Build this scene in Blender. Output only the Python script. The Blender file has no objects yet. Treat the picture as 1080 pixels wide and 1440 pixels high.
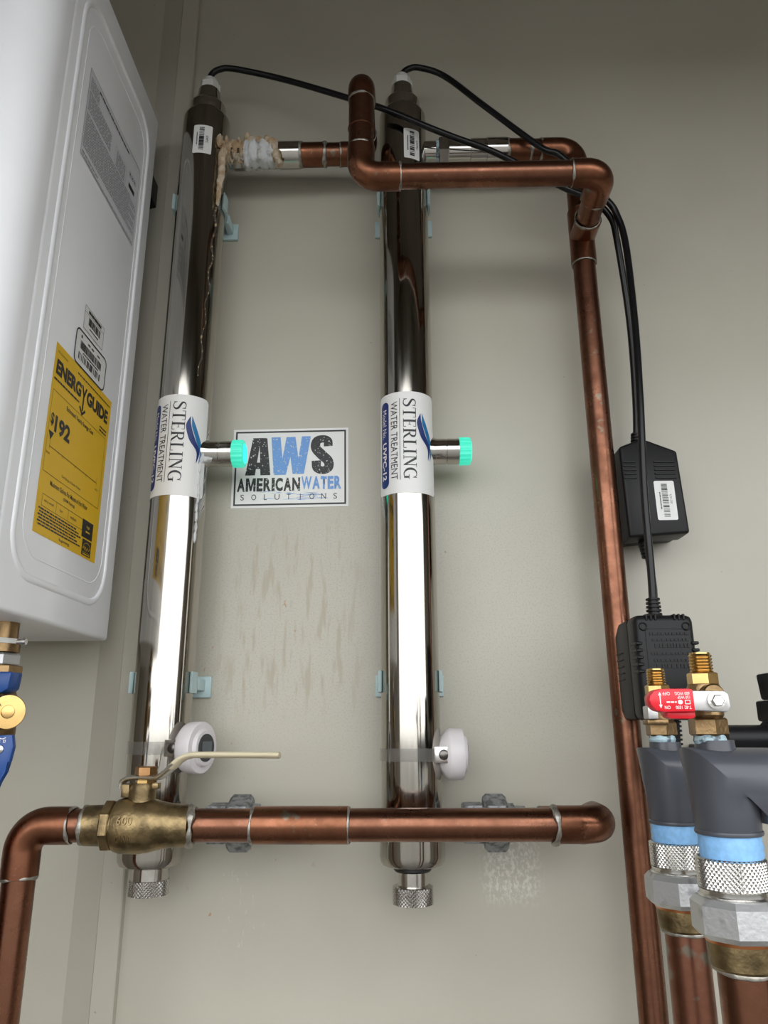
import bpy, bmesh, math, random
from mathutils import Vector, Matrix
random.seed(7)
V = Vector
PI = math.pi
R = math.radians
S = bpy.context.scene
COL = S.collection

# ------------------------------------------------------------------ camera
cam_d = bpy.data.cameras.new('camera')
cam = bpy.data.objects.new('camera', cam_d)
COL.objects.link(cam)
cam_d.sensor_fit = 'VERTICAL'
cam_d.sensor_height = 36.0
cam_d.lens = 26.0
cam_d.clip_start = 0.01
cam.matrix_world = (Matrix.Translation((0, -0.895, 1.45)) @ Matrix.Rotation(R(1.1), 4, 'Z')
                    @ Matrix.Rotation(R(90 + 16.2), 4, 'X') @ Matrix.Rotation(R(-0.25), 4, 'Z'))
S.camera = cam

# ------------------------------------------------------------------ daylight and exposure
W = bpy.data.worlds.new('overcast_sky')
S.world = W
W.use_nodes = True
bgn = W.node_tree.nodes['Background']
bgn.inputs[0].default_value = (0.97, 0.985, 1.0, 1)
bgn.inputs[1].default_value = 2.2
S.view_settings.view_transform = 'Standard'
S.view_settings.look = 'None'
S.view_settings.gamma = 1.0
S.view_settings.use_curve_mapping = False
S.view_settings.exposure = 0.50


# ------------------------------------------------------------------ materials
def new_mat(name):
    m = bpy.data.materials.new(name)
    m.use_nodes = True
    return m, m.node_tree, m.node_tree.nodes['Principled BSDF']


def simple(name, col, rough=0.5, metal=0.0, var=0.0, vscale=40.0, bump=0.0, bscale=200.0, spec=0.5, rvar=0.0,
           col2=None, thr=(0.45, 0.65), stretch=(1, 1, 1), coat=0.0):
    m, nt, b = new_mat(name)
    b.inputs['Base Color'].default_value = (*col, 1)
    b.inputs['Roughness'].default_value = rough
    b.inputs['Metallic'].default_value = metal
    b.inputs['Specular IOR Level'].default_value = spec
    b.inputs['Coat Weight'].default_value = coat
    L = nt.links.new
    geo = nt.nodes.new('ShaderNodeNewGeometry')
    mp = nt.nodes.new('ShaderNodeMapping')
    mp.inputs['Scale'].default_value = stretch
    L(geo.outputs['Position'], mp.inputs[0])
    if var or col2 or rvar:
        n = nt.nodes.new('ShaderNodeTexNoise')
        n.inputs['Scale'].default_value = vscale
        n.inputs['Detail'].default_value = 6
        L(mp.outputs[0], n.inputs['Vector'])
        mr = nt.nodes.new('ShaderNodeMapRange')
        mr.inputs[1].default_value = thr[0] if col2 else 0.3
        mr.inputs[2].default_value = thr[1] if col2 else 0.7
        L(n.outputs['Fac'], mr.inputs[0])
        mx = nt.nodes.new('ShaderNodeMix')
        mx.data_type = 'RGBA'
        c1 = col if col2 else [c * (1 - var) for c in col]
        c2 = col2 if col2 else [min(1, c * (1 + var)) for c in col]
        mx.inputs[6].default_value = (*c1, 1)
        mx.inputs[7].default_value = (*c2, 1)
        L(mr.outputs[0], mx.inputs[0])
        L(mx.outputs[2], b.inputs['Base Color'])
        if rvar:
            m2 = nt.nodes.new('ShaderNodeMapRange')
            m2.inputs[1].default_value = 0.3
            m2.inputs[2].default_value = 0.7
            m2.inputs[3].default_value = max(0.02, rough - rvar)
            m2.inputs[4].default_value = rough + rvar
            L(n.outputs['Fac'], m2.inputs[0])
            L(m2.outputs[0], b.inputs['Roughness'])
    if bump:
        n2 = nt.nodes.new('ShaderNodeTexNoise')
        n2.inputs['Scale'].default_value = bscale
        n2.inputs['Detail'].default_value = 3
        L(mp.outputs[0], n2.inputs['Vector'])
        bp = nt.nodes.new('ShaderNodeBump')
        bp.inputs['Strength'].default_value = bump
        bp.inputs['Distance'].default_value = 0.001
        L(n2.outputs['Fac'], bp.inputs['Height'])
        L(bp.outputs[0], b.inputs['Normal'])
    return m


def copper_mat(name, base, dark, rough, green=0.66):
    m, nt, b = new_mat(name)
    L = nt.links.new
    b.inputs['Metallic'].default_value = 1.0
    geo = nt.nodes.new('ShaderNodeNewGeometry')

    def noise(sc, det, rgh=0.5):
        n = nt.nodes.new('ShaderNodeTexNoise')
        n.inputs['Scale'].default_value = sc
        n.inputs['Detail'].default_value = det
        n.inputs['Roughness'].default_value = rgh
        L(geo.outputs['Position'], n.inputs['Vector'])
        return n

    def rng(sock, a, c, lo=0, hi=1):
        r = nt.nodes.new('ShaderNodeMapRange')
        r.inputs[1].default_value = a
        r.inputs[2].default_value = c
        r.inputs[3].default_value = lo
        r.inputs[4].default_value = hi
        L(sock, r.inputs[0])
        return r.outputs[0]

    def mix(fac, a, c):
        x = nt.nodes.new('ShaderNodeMix')
        x.data_type = 'RGBA'
        L(fac, x.inputs[0])
        for i, s in ((6, a), (7, c)):
            if isinstance(s, tuple):
                x.inputs[i].default_value = (*s, 1)
            else:
                L(s, x.inputs[i])
        return x.outputs[2]
    n1 = noise(28, 8, 0.65)
    n2 = noise(140, 4)
    n3 = noise(55, 5)
    c = mix(rng(n1.outputs['Fac'], 0.35, 0.7), base, dark)
    gm = nt.nodes.new('ShaderNodeMath')
    gm.operation = 'MULTIPLY'
    L(rng(n3.outputs['Fac'], green, green + 0.08), gm.inputs[0])
    gm.inputs[1].default_value = 0.55
    c = mix(gm.outputs[0], c, (0.22, 0.27, 0.22))
    sp = rng(n2.outputs['Fac'], 0.70, 0.78, 0, 0.5)
    c = mix(sp, c, (0.30, 0.26, 0.22))
    L(c, b.inputs['Base Color'])
    L(rng(n1.outputs['Fac'], 0.3, 0.75, rough - 0.06, rough + 0.16), b.inputs['Roughness'])
    bp = nt.nodes.new('ShaderNodeBump')
    bp.inputs['Strength'].default_value = 0.12
    bp.inputs['Distance'].default_value = 0.001
    L(n2.outputs['Fac'], bp.inputs['Height'])
    L(bp.outputs[0], b.inputs['Normal'])
    return m


def wall_mat():
    m, nt, b = new_mat('painted_sheet_metal')
    L = nt.links.new
    geo = nt.nodes.new('ShaderNodeNewGeometry')
    sep = nt.nodes.new('ShaderNodeSeparateXYZ')
    L(geo.outputs['Position'], sep.inputs[0])

    def math_(op, a, c=None):
        n = nt.nodes.new('ShaderNodeMath')
        n.operation = op
        for i, s in ((0, a), (1, c)):
            if s is None:
                continue
            if isinstance(s, (int, float)):
                n.inputs[i].default_value = s
            else:
                L(s, n.inputs[i])
        return n.outputs[0]

    def rng(sock, a, c, lo=0, hi=1):
        r = nt.nodes.new('ShaderNodeMapRange')
        r.interpolation_type = 'SMOOTHSTEP'
        r.inputs[1].default_value = a
        r.inputs[2].default_value = c
        r.inputs[3].default_value = lo
        r.inputs[4].default_value = hi
        L(sock, r.inputs[0])
        return r.outputs[0]

    def noise(sc, det=4, stretch=(1, 1, 1), rgh=0.5):
        mp = nt.nodes.new('ShaderNodeMapping')
        mp.inputs['Scale'].default_value = stretch
        L(geo.outputs['Position'], mp.inputs[0])
        n = nt.nodes.new('ShaderNodeTexNoise')
        n.inputs['Scale'].default_value = sc
        n.inputs['Detail'].default_value = det
        n.inputs['Roughness'].default_value = rgh
        L(mp.outputs[0], n.inputs['Vector'])
        return n.outputs['Fac']

    def mix(fac, a, c):
        x = nt.nodes.new('ShaderNodeMix')
        x.data_type = 'RGBA'
        L(fac, x.inputs[0])
        for i, s in ((6, a), (7, c)):
            if isinstance(s, tuple):
                x.inputs[i].default_value = (*s, 1)
            else:
                L(s, x.inputs[i])
        return x.outputs[2]

    def box(x0, x1, z0, z1, f=0.02):
        a = math_('MULTIPLY', rng(sep.outputs[0], x0 - f, x0 + f), rng(sep.outputs[0], x1 - f, x1 + f, 1, 0))
        c = math_('MULTIPLY', rng(sep.outputs[2], z0 - f, z0 + f), rng(sep.outputs[2], z1 - f, z1 + f, 1, 0))
        return math_('MULTIPLY', a, c)
    base = mix(rng(noise(5, 3), 0.3, 0.7), (0.455, 0.432, 0.358), (0.49, 0.467, 0.390))
    # runs of tan water stain below the sticker
    st = math_('MULTIPLY', box(-0.215, -0.05, 1.47, 1.70, 0.03), rng(noise(70, 5, (1.5, 1, 0.25)), 0.50, 0.66))
    base = mix(math_('MULTIPLY', st, 0.6), base, (0.36, 0.30, 0.20))
    # mineral speckle
    spk = math_('MULTIPLY', box(-0.30, 0.24, 1.42, 1.74, 0.08), rng(noise(520, 2), 0.54, 0.62))
    base = mix(math_('MULTIPLY', spk, 0.5), base, (0.36, 0.345, 0.29))
    # rust spots
    rs = math_('MULTIPLY', box(-0.235, -0.10, 1.24, 1.74, 0.01), rng(noise(75, 3, (1, 1, 0.6)), 0.685, 0.715))
    base = mix(math_('MULTIPLY', rs, 0.75), base, (0.42, 0.20, 0.08))
    # lime splash under the lower fittings
    wl = math_('MULTIPLY', box(0.092, 0.150, 1.268, 1.345, 0.012), rng(noise(240, 6, (1, 1, 0.6), 0.7), 0.46, 0.58))
    wl2 = math_('MULTIPLY', box(-0.20, -0.15, 1.22, 1.34, 0.02), rng(noise(200, 6, (1, 1, 0.3), 0.7), 0.57, 0.68))
    base = mix(math_('MULTIPLY', math_('MAXIMUM', wl, wl2), 0.48), base, (0.80, 0.78, 0.72))
    # a few dark grit spots
    gr = rng(noise(110, 2), 0.755, 0.78)
    base = mix(math_('MULTIPLY', gr, 0.6), base, (0.22, 0.19, 0.15))
    L(base, b.inputs['Base Color'])
    b.inputs['Roughness'].default_value = 0.33
    bp = nt.nodes.new('ShaderNodeBump')
    bp.inputs['Strength'].default_value = 0.10
    bp.inputs['Distance'].default_value = 0.001
    h = math_('ADD', noise(90, 3), math_('MULTIPLY', noise(5, 1), 2.0))
    h = math_('ADD', h, math_('MULTIPLY', wl, 1.5))
    L(h, bp.inputs['Height'])
    L(bp.outputs[0], b.inputs['Normal'])
    return m


def emit_mat(name, col, strength, base):
    m, nt, b = new_mat(name)
    b.inputs['Base Color'].default_value = (*base, 1)
    b.inputs['Roughness'].default_value = 0.25
    b.inputs['Emission Color'].default_value = (*col, 1)
    b.inputs['Emission Strength'].default_value = strength
    b.inputs['Transmission Weight'].default_value = 0.3
    return m


def clear_mat():
    m, nt, b = new_mat('clear_strap_plastic')
    b.inputs['Base Color'].default_value = (0.30, 0.29, 0.27, 1)
    b.inputs['Roughness'].default_value = 0.18
    b.inputs['Alpha'].default_value = 0.16
    return m


def worn_print(name, col):
    return simple(name, col, 0.45, 0, 0, 420, col2=(0.62, 0.62, 0.60), thr=(0.62, 0.66))


M = {}
M['wall'] = wall_mat()
M['dark_board'] = simple('dark_brown_boarding', (0.17, 0.148, 0.12), 0.7, 0, 0.2, 12, 0.2, 40)
M['concrete'] = simple('pale_concrete', (0.13, 0.125, 0.115), 0.85, 0, 0.12, 6, 0.3, 60)
M['copper'] = copper_mat('weathered_copper', (0.255, 0.116, 0.072), (0.130, 0.056, 0.033), 0.27)
M['copper_green'] = copper_mat('green_stained_copper', (0.29, 0.13, 0.085), (0.15, 0.062, 0.038), 0.30, 0.56)
M['fitting'] = copper_mat('weathered_copper_fitting', (0.265, 0.112, 0.063), (0.130, 0.054, 0.030), 0.30)
M['solder'] = simple('dull_solder', (0.36, 0.34, 0.30), 0.45, 0.9, 0.35, 160, 0.5, 300)
M['steel'] = simple('polished_stainless', (0.43, 0.408, 0.365), 0.10, 1.0, 0.12, 130, 0.05, 45, rvar=0.04, stretch=(1, 1, 0.03))
M['steel_s'] = simple('polished_stainless_collar', (0.58, 0.56, 0.52), 0.14, 1.0, 0.05, 60, rvar=0.05)
M['dark_steel'] = simple('dark_screw_steel', (0.16, 0.15, 0.14), 0.3, 1.0)
M['knurl'] = simple('knurled_nickel', (0.70, 0.69, 0.66), 0.22, 1.0)
M['galv'] = simple('galvanised_nut', (0.34, 0.35, 0.36), 0.55, 0.6, 0, 130, 0.9, 420, col2=(0.14, 0.15, 0.155), thr=(0.46, 0.62))
M['galv_clean'] = simple('zinc_cast_nut', (0.62, 0.63, 0.64), 0.38, 0.8, 0, 70, 0.25, 300, col2=(0.36, 0.36, 0.37), thr=(0.6, 0.72))
M['brass'] = simple('tarnished_brass', (0.33, 0.245, 0.125), 0.40, 1.0, 0, 60, 0.35, 320, col2=(0.13, 0.095, 0.050), thr=(0.40, 0.64))
M['nut_brown'] = simple('brown_stem_nut', (0.36, 0.20, 0.09), 0.35, 1.0, 0.25, 120)
M['brass_clean'] = simple('clean_brass', (0.62, 0.41, 0.16), 0.27, 1.0, 0.12, 90)
M['brass_bronze'] = simple('bronze_casting', (0.30, 0.20, 0.10), 0.36, 1.0, 0.2, 80, 0.25, 400)
M['pvc'] = simple('grey_pvc', (0.068, 0.073, 0.088), 0.32, 0, 0.08, 30, 0.04, 120)
M['tape'] = simple('blue_thread_tape', (0.24, 0.50, 0.84), 0.5, 0, 0.12, 260, 0.4, 300)
M['tape_pale'] = simple('pale_thread_tape', (0.42, 0.58, 0.64), 0.5, 0, 0, 200, 0.4, 300, col2=(0.10, 0.14, 0.17), thr=(0.50, 0.60))
M['black'] = simple('black_plastic', (0.009, 0.009, 0.010), 0.40, 0, 0.1, 60, 0.10, 700, spec=0.28)
M['black_gloss'] = simple('black_cable_sheath', (0.006, 0.006, 0.007), 0.28, spec=0.35)
M['white_enamel'] = simple('white_enamel', (0.92, 0.93, 0.95), 0.30, 0, 0.02, 12, 0.03, 60, coat=0.2)
M['white_plastic'] = simple('white_plastic', (0.70, 0.665, 0.675), 0.40, 0, 0.05, 40)
M['nut_white'] = simple('white_nylon', (0.66, 0.66, 0.62), 0.4)
M['label_white'] = simple('white_label_paper', (0.80, 0.80, 0.78), 0.35)
M['label_side'] = simple('silver_white_label', (0.70, 0.71, 0.74), 0.35)
M['yellow'] = simple('yellow_label_paper', (0.82, 0.50, 0.012), 0.42, 0, 0.03, 20)
M['ink'] = simple('black_ink', (0.014, 0.014, 0.016), 0.4)
M['ink_grey'] = simple('grey_fine_print', (0.30, 0.30, 0.32), 0.5)
M['ink_worn'] = worn_print('worn_black_ink', (0.012, 0.012, 0.014))
M['ink_blue'] = worn_print('worn_sky_blue_ink', (0.14, 0.33, 0.70))
M['ink_navy'] = simple('navy_ink', (0.012, 0.03, 0.16), 0.4)
M['ink_teal'] = simple('teal_blue_ink', (0.015, 0.17, 0.38), 0.4)
M['clip'] = simple('pale_aqua_plastic', (0.46, 0.60, 0.61), 0.42, 0, 0.04, 60)
M['teal'] = emit_mat('glowing_teal_cap', (0.02, 0.62, 0.42), 0.42, (0.12, 0.62, 0.50))
M['teal_hot'] = emit_mat('glowing_teal_core', (0.02, 0.90, 0.62), 0.8, (0.05, 0.6, 0.5))
M['crust'] = simple('tan_mineral_crust', (0.38, 0.25, 0.13), 0.9, 0, 0, 85, 0.9, 160, col2=(0.60, 0.51, 0.39), thr=(0.40, 0.64))
M['crust_dark'] = simple('brown_drip', (0.055, 0.045, 0.035), 0.5, 0.3, 0, 220, 0.9, 300, col2=(0.50, 0.38, 0.22), thr=(0.55, 0.62))
M['crust_white'] = simple('white_lime_crust', (0.66, 0.68, 0.68), 0.9, 0, 0, 95, 0.9, 170, col2=(0.42, 0.40, 0.37), thr=(0.52, 0.68))
M['strap'] = clear_mat()
M['screen'] = simple('dark_display', (0.03, 0.035, 0.04), 0.12)
M['lcd'] = simple('grey_display_pane', (0.10, 0.115, 0.13), 0.10)
M['cream'] = simple('cream_vinyl_grip', (0.72, 0.64, 0.45), 0.4, 0, 0, 70, col2=(0.45, 0.20, 0.09), thr=(0.70, 0.76))
M['zinc'] = simple('bright_zinc', (0.66, 0.65, 0.62), 0.3, 1.0, 0.15, 90, 0.2, 300)
M['blue_handle'] = simple('blue_handle_coating', (0.010, 0.065, 0.26), 0.35)
M['red'] = simple('red_vinyl_grip', (0.72, 0.010, 0.025), 0.32)
M['white_print'] = simple('white_print', (0.88, 0.80, 0.80), 0.5)
M['pewter'] = simple('satin_cast_lever', (0.62, 0.61, 0.60), 0.42, 0.7, 0.08, 90)
M['oring'] = simple('black_rubber_ring', (0.01, 0.01, 0.01), 0.45)
M['copper_wash'] = simple('bright_copper_washer', (0.62, 0.25, 0.10), 0.3, 1.0)


# ------------------------------------------------------------------ object helpers
def wloc(o):
    p = V((0, 0, 0))
    while o is not None:
        p = p + o.location
        o = o.parent
    return p


def obj(name, bm, mat, parent=None, smooth=35, label=None):
    bmesh.ops.recalc_face_normals(bm, faces=bm.faces)
    if parent is None:
        xs = [v.co for v in bm.verts]
        o0 = V((sum((min(c.x for c in xs), max(c.x for c in xs))) / 2, sum((min(c.y for c in xs), max(c.y for c in xs))) / 2,
                min(c.z for c in xs)))
    else:
        o0 = wloc(parent)
    bm.transform(Matrix.Translation(-o0))
    me = bpy.data.meshes.new(name)
    bm.to_mesh(me)
    bm.free()
    if smooth:
        for p in me.polygons:
            p.use_smooth = True
        me.set_sharp_from_angle(angle=R(smooth))
    me.materials.append(M[mat] if isinstance(mat, str) else mat)
    o = bpy.data.objects.new(name, me)
    COL.objects.link(o)
    if parent is None:
        o.location = o0
    else:
        o.parent = parent
    if label:
        o['label'] = label
    return o


def tag(o, label, cat, group=None):
    o['label'] = label
    o['category'] = cat
    if group:
        o['group'] = group
    return o


def thing(name, loc, label, cat, group=None):
    o = bpy.data.objects.new(name, None)
    o.empty_display_size = 0.02
    COL.objects.link(o)
    o.location = loc
    return tag(o, label, cat, group)


def struct(name, bm, mat, parent=None):
    o = obj(name, bm, mat, parent, 30)
    if parent is None:
        o['kind'] = 'structure'
    return o


def frame(d, up=None):
    d = V(d).normalized()
    up = V(up) if up is not None else (V((0, 0, 1)) if abs(d.z) < 0.9 else V((0, -1, 0)))
    a = up.cross(d).normalized()
    b = d.cross(a).normalized()
    return d, a, b


def add_lathe(bm, p0, d, prof, seg=40, cap=True, phase=0.0):
    """prof = [(t along d, radius)]"""
    p0 = V(p0)
    d, a, b = frame(d)
    rings = []
    for t, r in prof:
        c = p0 + d * t
        rings.append([bm.verts.new(c + a * (r * math.cos(phase + 2 * PI * i / seg)) + b * (r * math.sin(phase + 2 * PI * i / seg)))
                      for i in range(seg)])
    for k in range(len(rings) - 1):
        for i in range(seg):
            j = (i + 1) % seg
            bm.faces.new((rings[k][i], rings[k][j], rings[k + 1][j], rings[k + 1][i]))
    if cap:
        bm.faces.new(rings[0][::-1])
        bm.faces.new(rings[-1])
    return bm


def lathe(p0, d, prof, seg=40, cap=True, phase=0.0):
    return add_lathe(bmesh.new(), p0, d, prof, seg, cap, phase)


def add_box(bm, lo, hi, bev=0.0, seg=2, rot=None, pivot=None):
    lo, hi = V(lo), V(hi)
    r = bmesh.ops.create_cube(bm, size=1.0)
    vs = r['verts']
    c = (lo + hi) / 2
    for v in vs:
        v.co = V((v.co.x * (hi.x - lo.x), v.co.y * (hi.y - lo.y), v.co.z * (hi.z - lo.z))) + c
    if rot is not None:
        pv = V(pivot) if pivot is not None else c
        for v in vs:
            v.co = rot @ (v.co - pv) + pv
    if bev:
        es = list({e for v in vs for e in v.link_edges})
        bmesh.ops.bevel(bm, geom=es, offset=bev, segments=seg, affect='EDGES', profile=0.5)
    return bm


def box(lo, hi, bev=0.0, seg=2, rot=None, pivot=None):
    return add_box(bmesh.new(), lo, hi, bev, seg, rot, pivot)


def add_prism(bm, pts, ext, bev=0.0, seg=2):
    """polygon pts (3-D, planar) swept along ext"""
    a = [bm.verts.new(V(p)) for p in pts]
    b = [bm.verts.new(V(p) + V(ext)) for p in pts]
    fs = [bm.faces.new(a), bm.faces.new(b[::-1])]
    n = len(pts)
    for i in range(n):
        j = (i + 1) % n
        fs.append(bm.faces.new((a[j], a[i], b[i], b[j])))
    if bev:
        es = list({e for f in fs for e in f.edges})
        bmesh.ops.bevel(bm, geom=es, offset=bev, segments=seg, affect='EDGES', profile=0.5)
    return bm


def prism(pts, ext, bev=0.0, seg=2):
    return add_prism(bmesh.new(), pts, ext, bev, seg)


def smooth_path(pts, n=8):
    pts = [V(p) for p in pts]
    out = []
    for i in range(len(pts) - 1):
        p0 = pts[i - 1] if i else pts[i] * 2 - pts[i + 1]
        p1, p2 = pts[i], pts[i + 1]
        p3 = pts[i + 2] if i + 2 < len(pts) else pts[i + 1] * 2 - pts[i]
        for k in range(n):
            t = k / n
            out.append(0.5 * ((2 * p1) + (p2 - p0) * t + (2 * p0 - 5 * p1 + 4 * p2 - p3) * t * t
                              + (3 * p1 - p0 - 3 * p2 + p3) * t ** 3))
    out.append(pts[-1])
    return out


def add_sweep(bm, pts, r, seg=28, cap=True, flat=None, up=None):
    """tube along pts; r number or list; flat = (rx, ry) ellipse factors"""
    pts = [V(p) for p in pts]
    n = len(pts)
    rs = r if isinstance(r, (list, tuple)) else [r] * n
    tang = []
    for i in range(n):
        a = pts[max(0, i - 1)]
        b = pts[min(n - 1, i + 1)]
        tang.append((b - a).normalized())
    _, u, _ = frame(tang[0], up)
    rings = []
    for i in range(n):
        if i:
            q = tang[i - 1].rotation_difference(tang[i])
            u = q @ u
        u = (u - tang[i] * u.dot(tang[i])).normalized()
        w = tang[i].cross(u)
        fx, fy = flat or (1, 1)
        rings.append([bm.verts.new(pts[i] + u * (rs[i] * fx * math.cos(2 * PI * k / seg)) + w * (rs[i] * fy * math.sin(2 * PI * k / seg)))
                      for k in range(seg)])
    for k in range(n - 1):
        for i in range(seg):
            j = (i + 1) % seg
            bm.faces.new((rings[k][i], rings[k][j], rings[k + 1][j], rings[k + 1][i]))
    if cap:
        bm.faces.new(rings[0][::-1])
        bm.faces.new(rings[-1])
    return bm


def sweep(pts, r, seg=28, cap=True, flat=None, up=None):
    return add_sweep(bmesh.new(), pts, r, seg, cap, flat, up)


def add_ring(bm, c, d, r, t, seg=36, tseg=8, wob=0.0):
    c = V(c)
    d, a, b = frame(d)
    rings = []
    ph = random.random() * 6
    for i in range(seg):
        th = 2 * PI * i / seg
        e = a * math.cos(th) + b * math.sin(th)
        tt = t * (1 + wob * (math.sin(3 * th + ph) * 0.6 + math.sin(7 * th + 2 * ph) * 0.4))
        o = d * (wob * t * 0.8 * math.sin(2 * th + ph * 1.7))
        rings.append([bm.verts.new(c + o + e * (r + tt * 0.7 * math.cos(2 * PI * k / tseg)) + d * (tt * math.sin(2 * PI * k / tseg)))
                      for k in range(tseg)])
    for i in range(seg):
        j = (i + 1) % seg
        for k in range(tseg):
            l = (k + 1) % tseg
            bm.faces.new((rings[i][k], rings[j][k], rings[j][l], rings[i][l]))
    return bm


def ring(c, d, r, t, seg=36, tseg=8, wob=0.0):
    return add_ring(bmesh.new(), c, d, r, t, seg, tseg, wob)


def add_knurl(bm, p0, d, r, length, seg=56, rows=8, depth=0.0007, cap=True):
    p0 = V(p0)
    d, a, b = frame(d)
    rings = []
    prof = [(0, r - depth * 2, 0)] + [(length * (0.05 + 0.9 * k / rows), r, k + 1) for k in range(rows + 1)] + [(length, r - depth * 2, 0)]
    for t, rr, k in prof:
        row = []
        for i in range(seg):
            q = rr
            if k:
                q = rr - (depth if (i + k) % 2 else 0)
            th = 2 * PI * i / seg
            row.append(bm.verts.new(p0 + d * t + a * (q * math.cos(th)) + b * (q * math.sin(th))))
        rings.append(row)
    for k in range(len(rings) - 1):
        for i in range(seg):
            j = (i + 1) % seg
            A, B, C, D = rings[k][i], rings[k][j], rings[k + 1][j], rings[k + 1][i]
            if (i + k) % 2:
                bm.faces.new((A, B, C))
                bm.faces.new((A, C, D))
            else:
                bm.faces.new((A, B, D))
                bm.faces.new((B, C, D))
    if cap:
        bm.faces.new(rings[0][::-1])
        bm.faces.new(rings[-1])
    return bm


def add_hex(bm, p0, d, r, length, cham=0.0015, phase=0.0, n=6):
    """hexagonal nut: r across corners"""
    return add_lathe(bm, p0, d, [(0, r - cham), (cham, r), (length - cham, r), (length, r - cham)], n, True, phase)


# ------------------------------------------------------------------ flat print helpers
def text_into(bm, s, x0, y0, x1, y1, bold=0.0):
    cu = bpy.data.curves.new('print', 'FONT')
    cu.body = s
    cu.size = 1.0
    cu.offset = bold
    cu.dimensions = '2D'
    cu.fill_mode = 'FRONT'
    cu.resolution_u = 3
    o = bpy.data.objects.new('print', cu)
    COL.objects.link(o)
    bpy.context.view_layer.update()
    dg = bpy.context.evaluated_depsgraph_get()
    me = bpy.data.meshes.new_from_object(o.evaluated_get(dg))
    n0 = len(bm.verts)
    bm.from_mesh(me)
    bm.verts.ensure_lookup_table()
    vs = bm.verts[n0:]
    if len(vs):
        ax, bx = min(v.co.x for v in vs), max(v.co.x for v in vs)
        ay, by = min(v.co.y for v in vs), max(v.co.y for v in vs)
        for v in vs:
            v.co = V((x0 + (v.co.x - ax) / (bx - ax) * (x1 - x0), y0 + (v.co.y - ay) / max(1e-9, by - ay) * (y1 - y0), 0))
    bpy.data.objects.remove(o)
    bpy.data.curves.remove(cu)
    bpy.data.meshes.remove(me)
    return bm


def block_word(bm, word, x0, y0, x1, y1, bold):
    ws = {'I': 0.42, 'M': 1.35, 'W': 1.5, 'N': 1.05, 'A': 1.08, 'E': 0.85, 'T': 0.9}
    tot = sum(ws.get(c, 1.0) for c in word) + 0.10 * (len(word) - 1)
    k = (x1 - x0) / tot
    x = x0
    for c in word:
        w = ws.get(c, 1.0) * k
        if c == 'M':
            poly2(bm, [(x + a * w, y0 + b * (y1 - y0)) for a, b in ((0, 0), (0.24, 0), (0.24, 0.62), (0.42, 0.04), (0.58, 0.04), (0.76, 0.62), (0.76, 0), (1, 0), (1, 1), (0.70, 1), (0.5, 0.38), (0.30, 1), (0, 1))])
        else:
            text_into(bm, c, x, y0, x + w, y1, 0.03 if c == 'W' else bold)
        x += w + 0.10 * k
    return bm


def poly2(bm, pts):
    bm.faces.new([bm.verts.new((p[0], p[1], 0)) for p in pts])
    return bm


def rect2(bm, x0, y0, x1, y1):
    return poly2(bm, [(x0, y0), (x1, y0), (x1, y1), (x0, y1)])


def rrpts(x0, y0, x1, y1, r, n=6):
    out = []
    for cx, cy, a0 in ((x1 - r, y1 - r, 0), (x0 + r, y1 - r, 90), (x0 + r, y0 + r, 180), (x1 - r, y0 + r, 270)):
        for k in range(n + 1):
            a = R(a0 + 90 * k / n)
            out.append((cx + r * math.cos(a), cy + r * math.sin(a)))
    return out


def frame2(bm, x0, y0, x1, y1, t, r=0.0):
    if r:
        A, B = rrpts(x0, y0, x1, y1, r), rrpts(x0 + t, y0 + t, x1 - t, y1 - t, max(r - t, 1e-4))
    else:
        A = [(x0, y0), (x1, y0), (x1, y1), (x0, y1)]
        B = [(x0 + t, y0 + t), (x1 - t, y0 + t), (x1 - t, y1 - t), (x0 + t, y1 - t)]
    a = [bm.verts.new((p[0], p[1], 0)) for p in A]
    b = [bm.verts.new((p[0], p[1], 0)) for p in B]
    for i in range(len(a)):
        j = (i + 1) % len(a)
        bm.faces.new((a[i], a[j], b[j], b[i]))
    return bm


def ribbon2(bm, pts, ws, n=6, ox=0, oy=0, sx=1, sy=1):
    P = smooth_path([(p[0], p[1], 0) for p in pts], n)
    m = len(pts) - 1
    L, Rr = [], []
    for i, p in enumerate(P):
        t = i / n
        k = min(int(t), m - 1)
        f = t - k
        w = ws[k] * (1 - f) + ws[k + 1] * f
        q = (P[min(i + 1, len(P) - 1)] - P[max(i - 1, 0)]).normalized()
        nn = V((-q.y, q.x, 0)) * (w / 2)
        L.append(p + nn)
        Rr.append(p - nn)
    f = lambda p: bm.verts.new((ox + p.x * sx, oy + p.y * sy, 0))
    L, Rr = [f(p) for p in L], [f(p) for p in Rr]
    for i in range(len(L) - 1):
        bm.faces.new((L[i], L[i + 1], Rr[i + 1], Rr[i]))
    return bm


def dashes(bm, x0, x1, y, h, lo=0.004, hi=0.012, gap=0.0012):
    x = x0
    while x < x1 - 0.001:
        w = min(random.uniform(lo, hi), x1 - x)
        rect2(bm, x, y, x + w, y + h)
        x += w + gap
    return bm


def barcode(bm, x0, y0, x1, y1, n=18):
    """bars stand side by side along x"""
    xs = x0
    step = (x1 - x0) / n
    for i in range(n):
        w = step * random.choice((0.35, 0.5, 0.75, 0.85))
        rect2(bm, x0 + i * step, y0, x0 + i * step + w, y1)
    return bm


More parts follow.
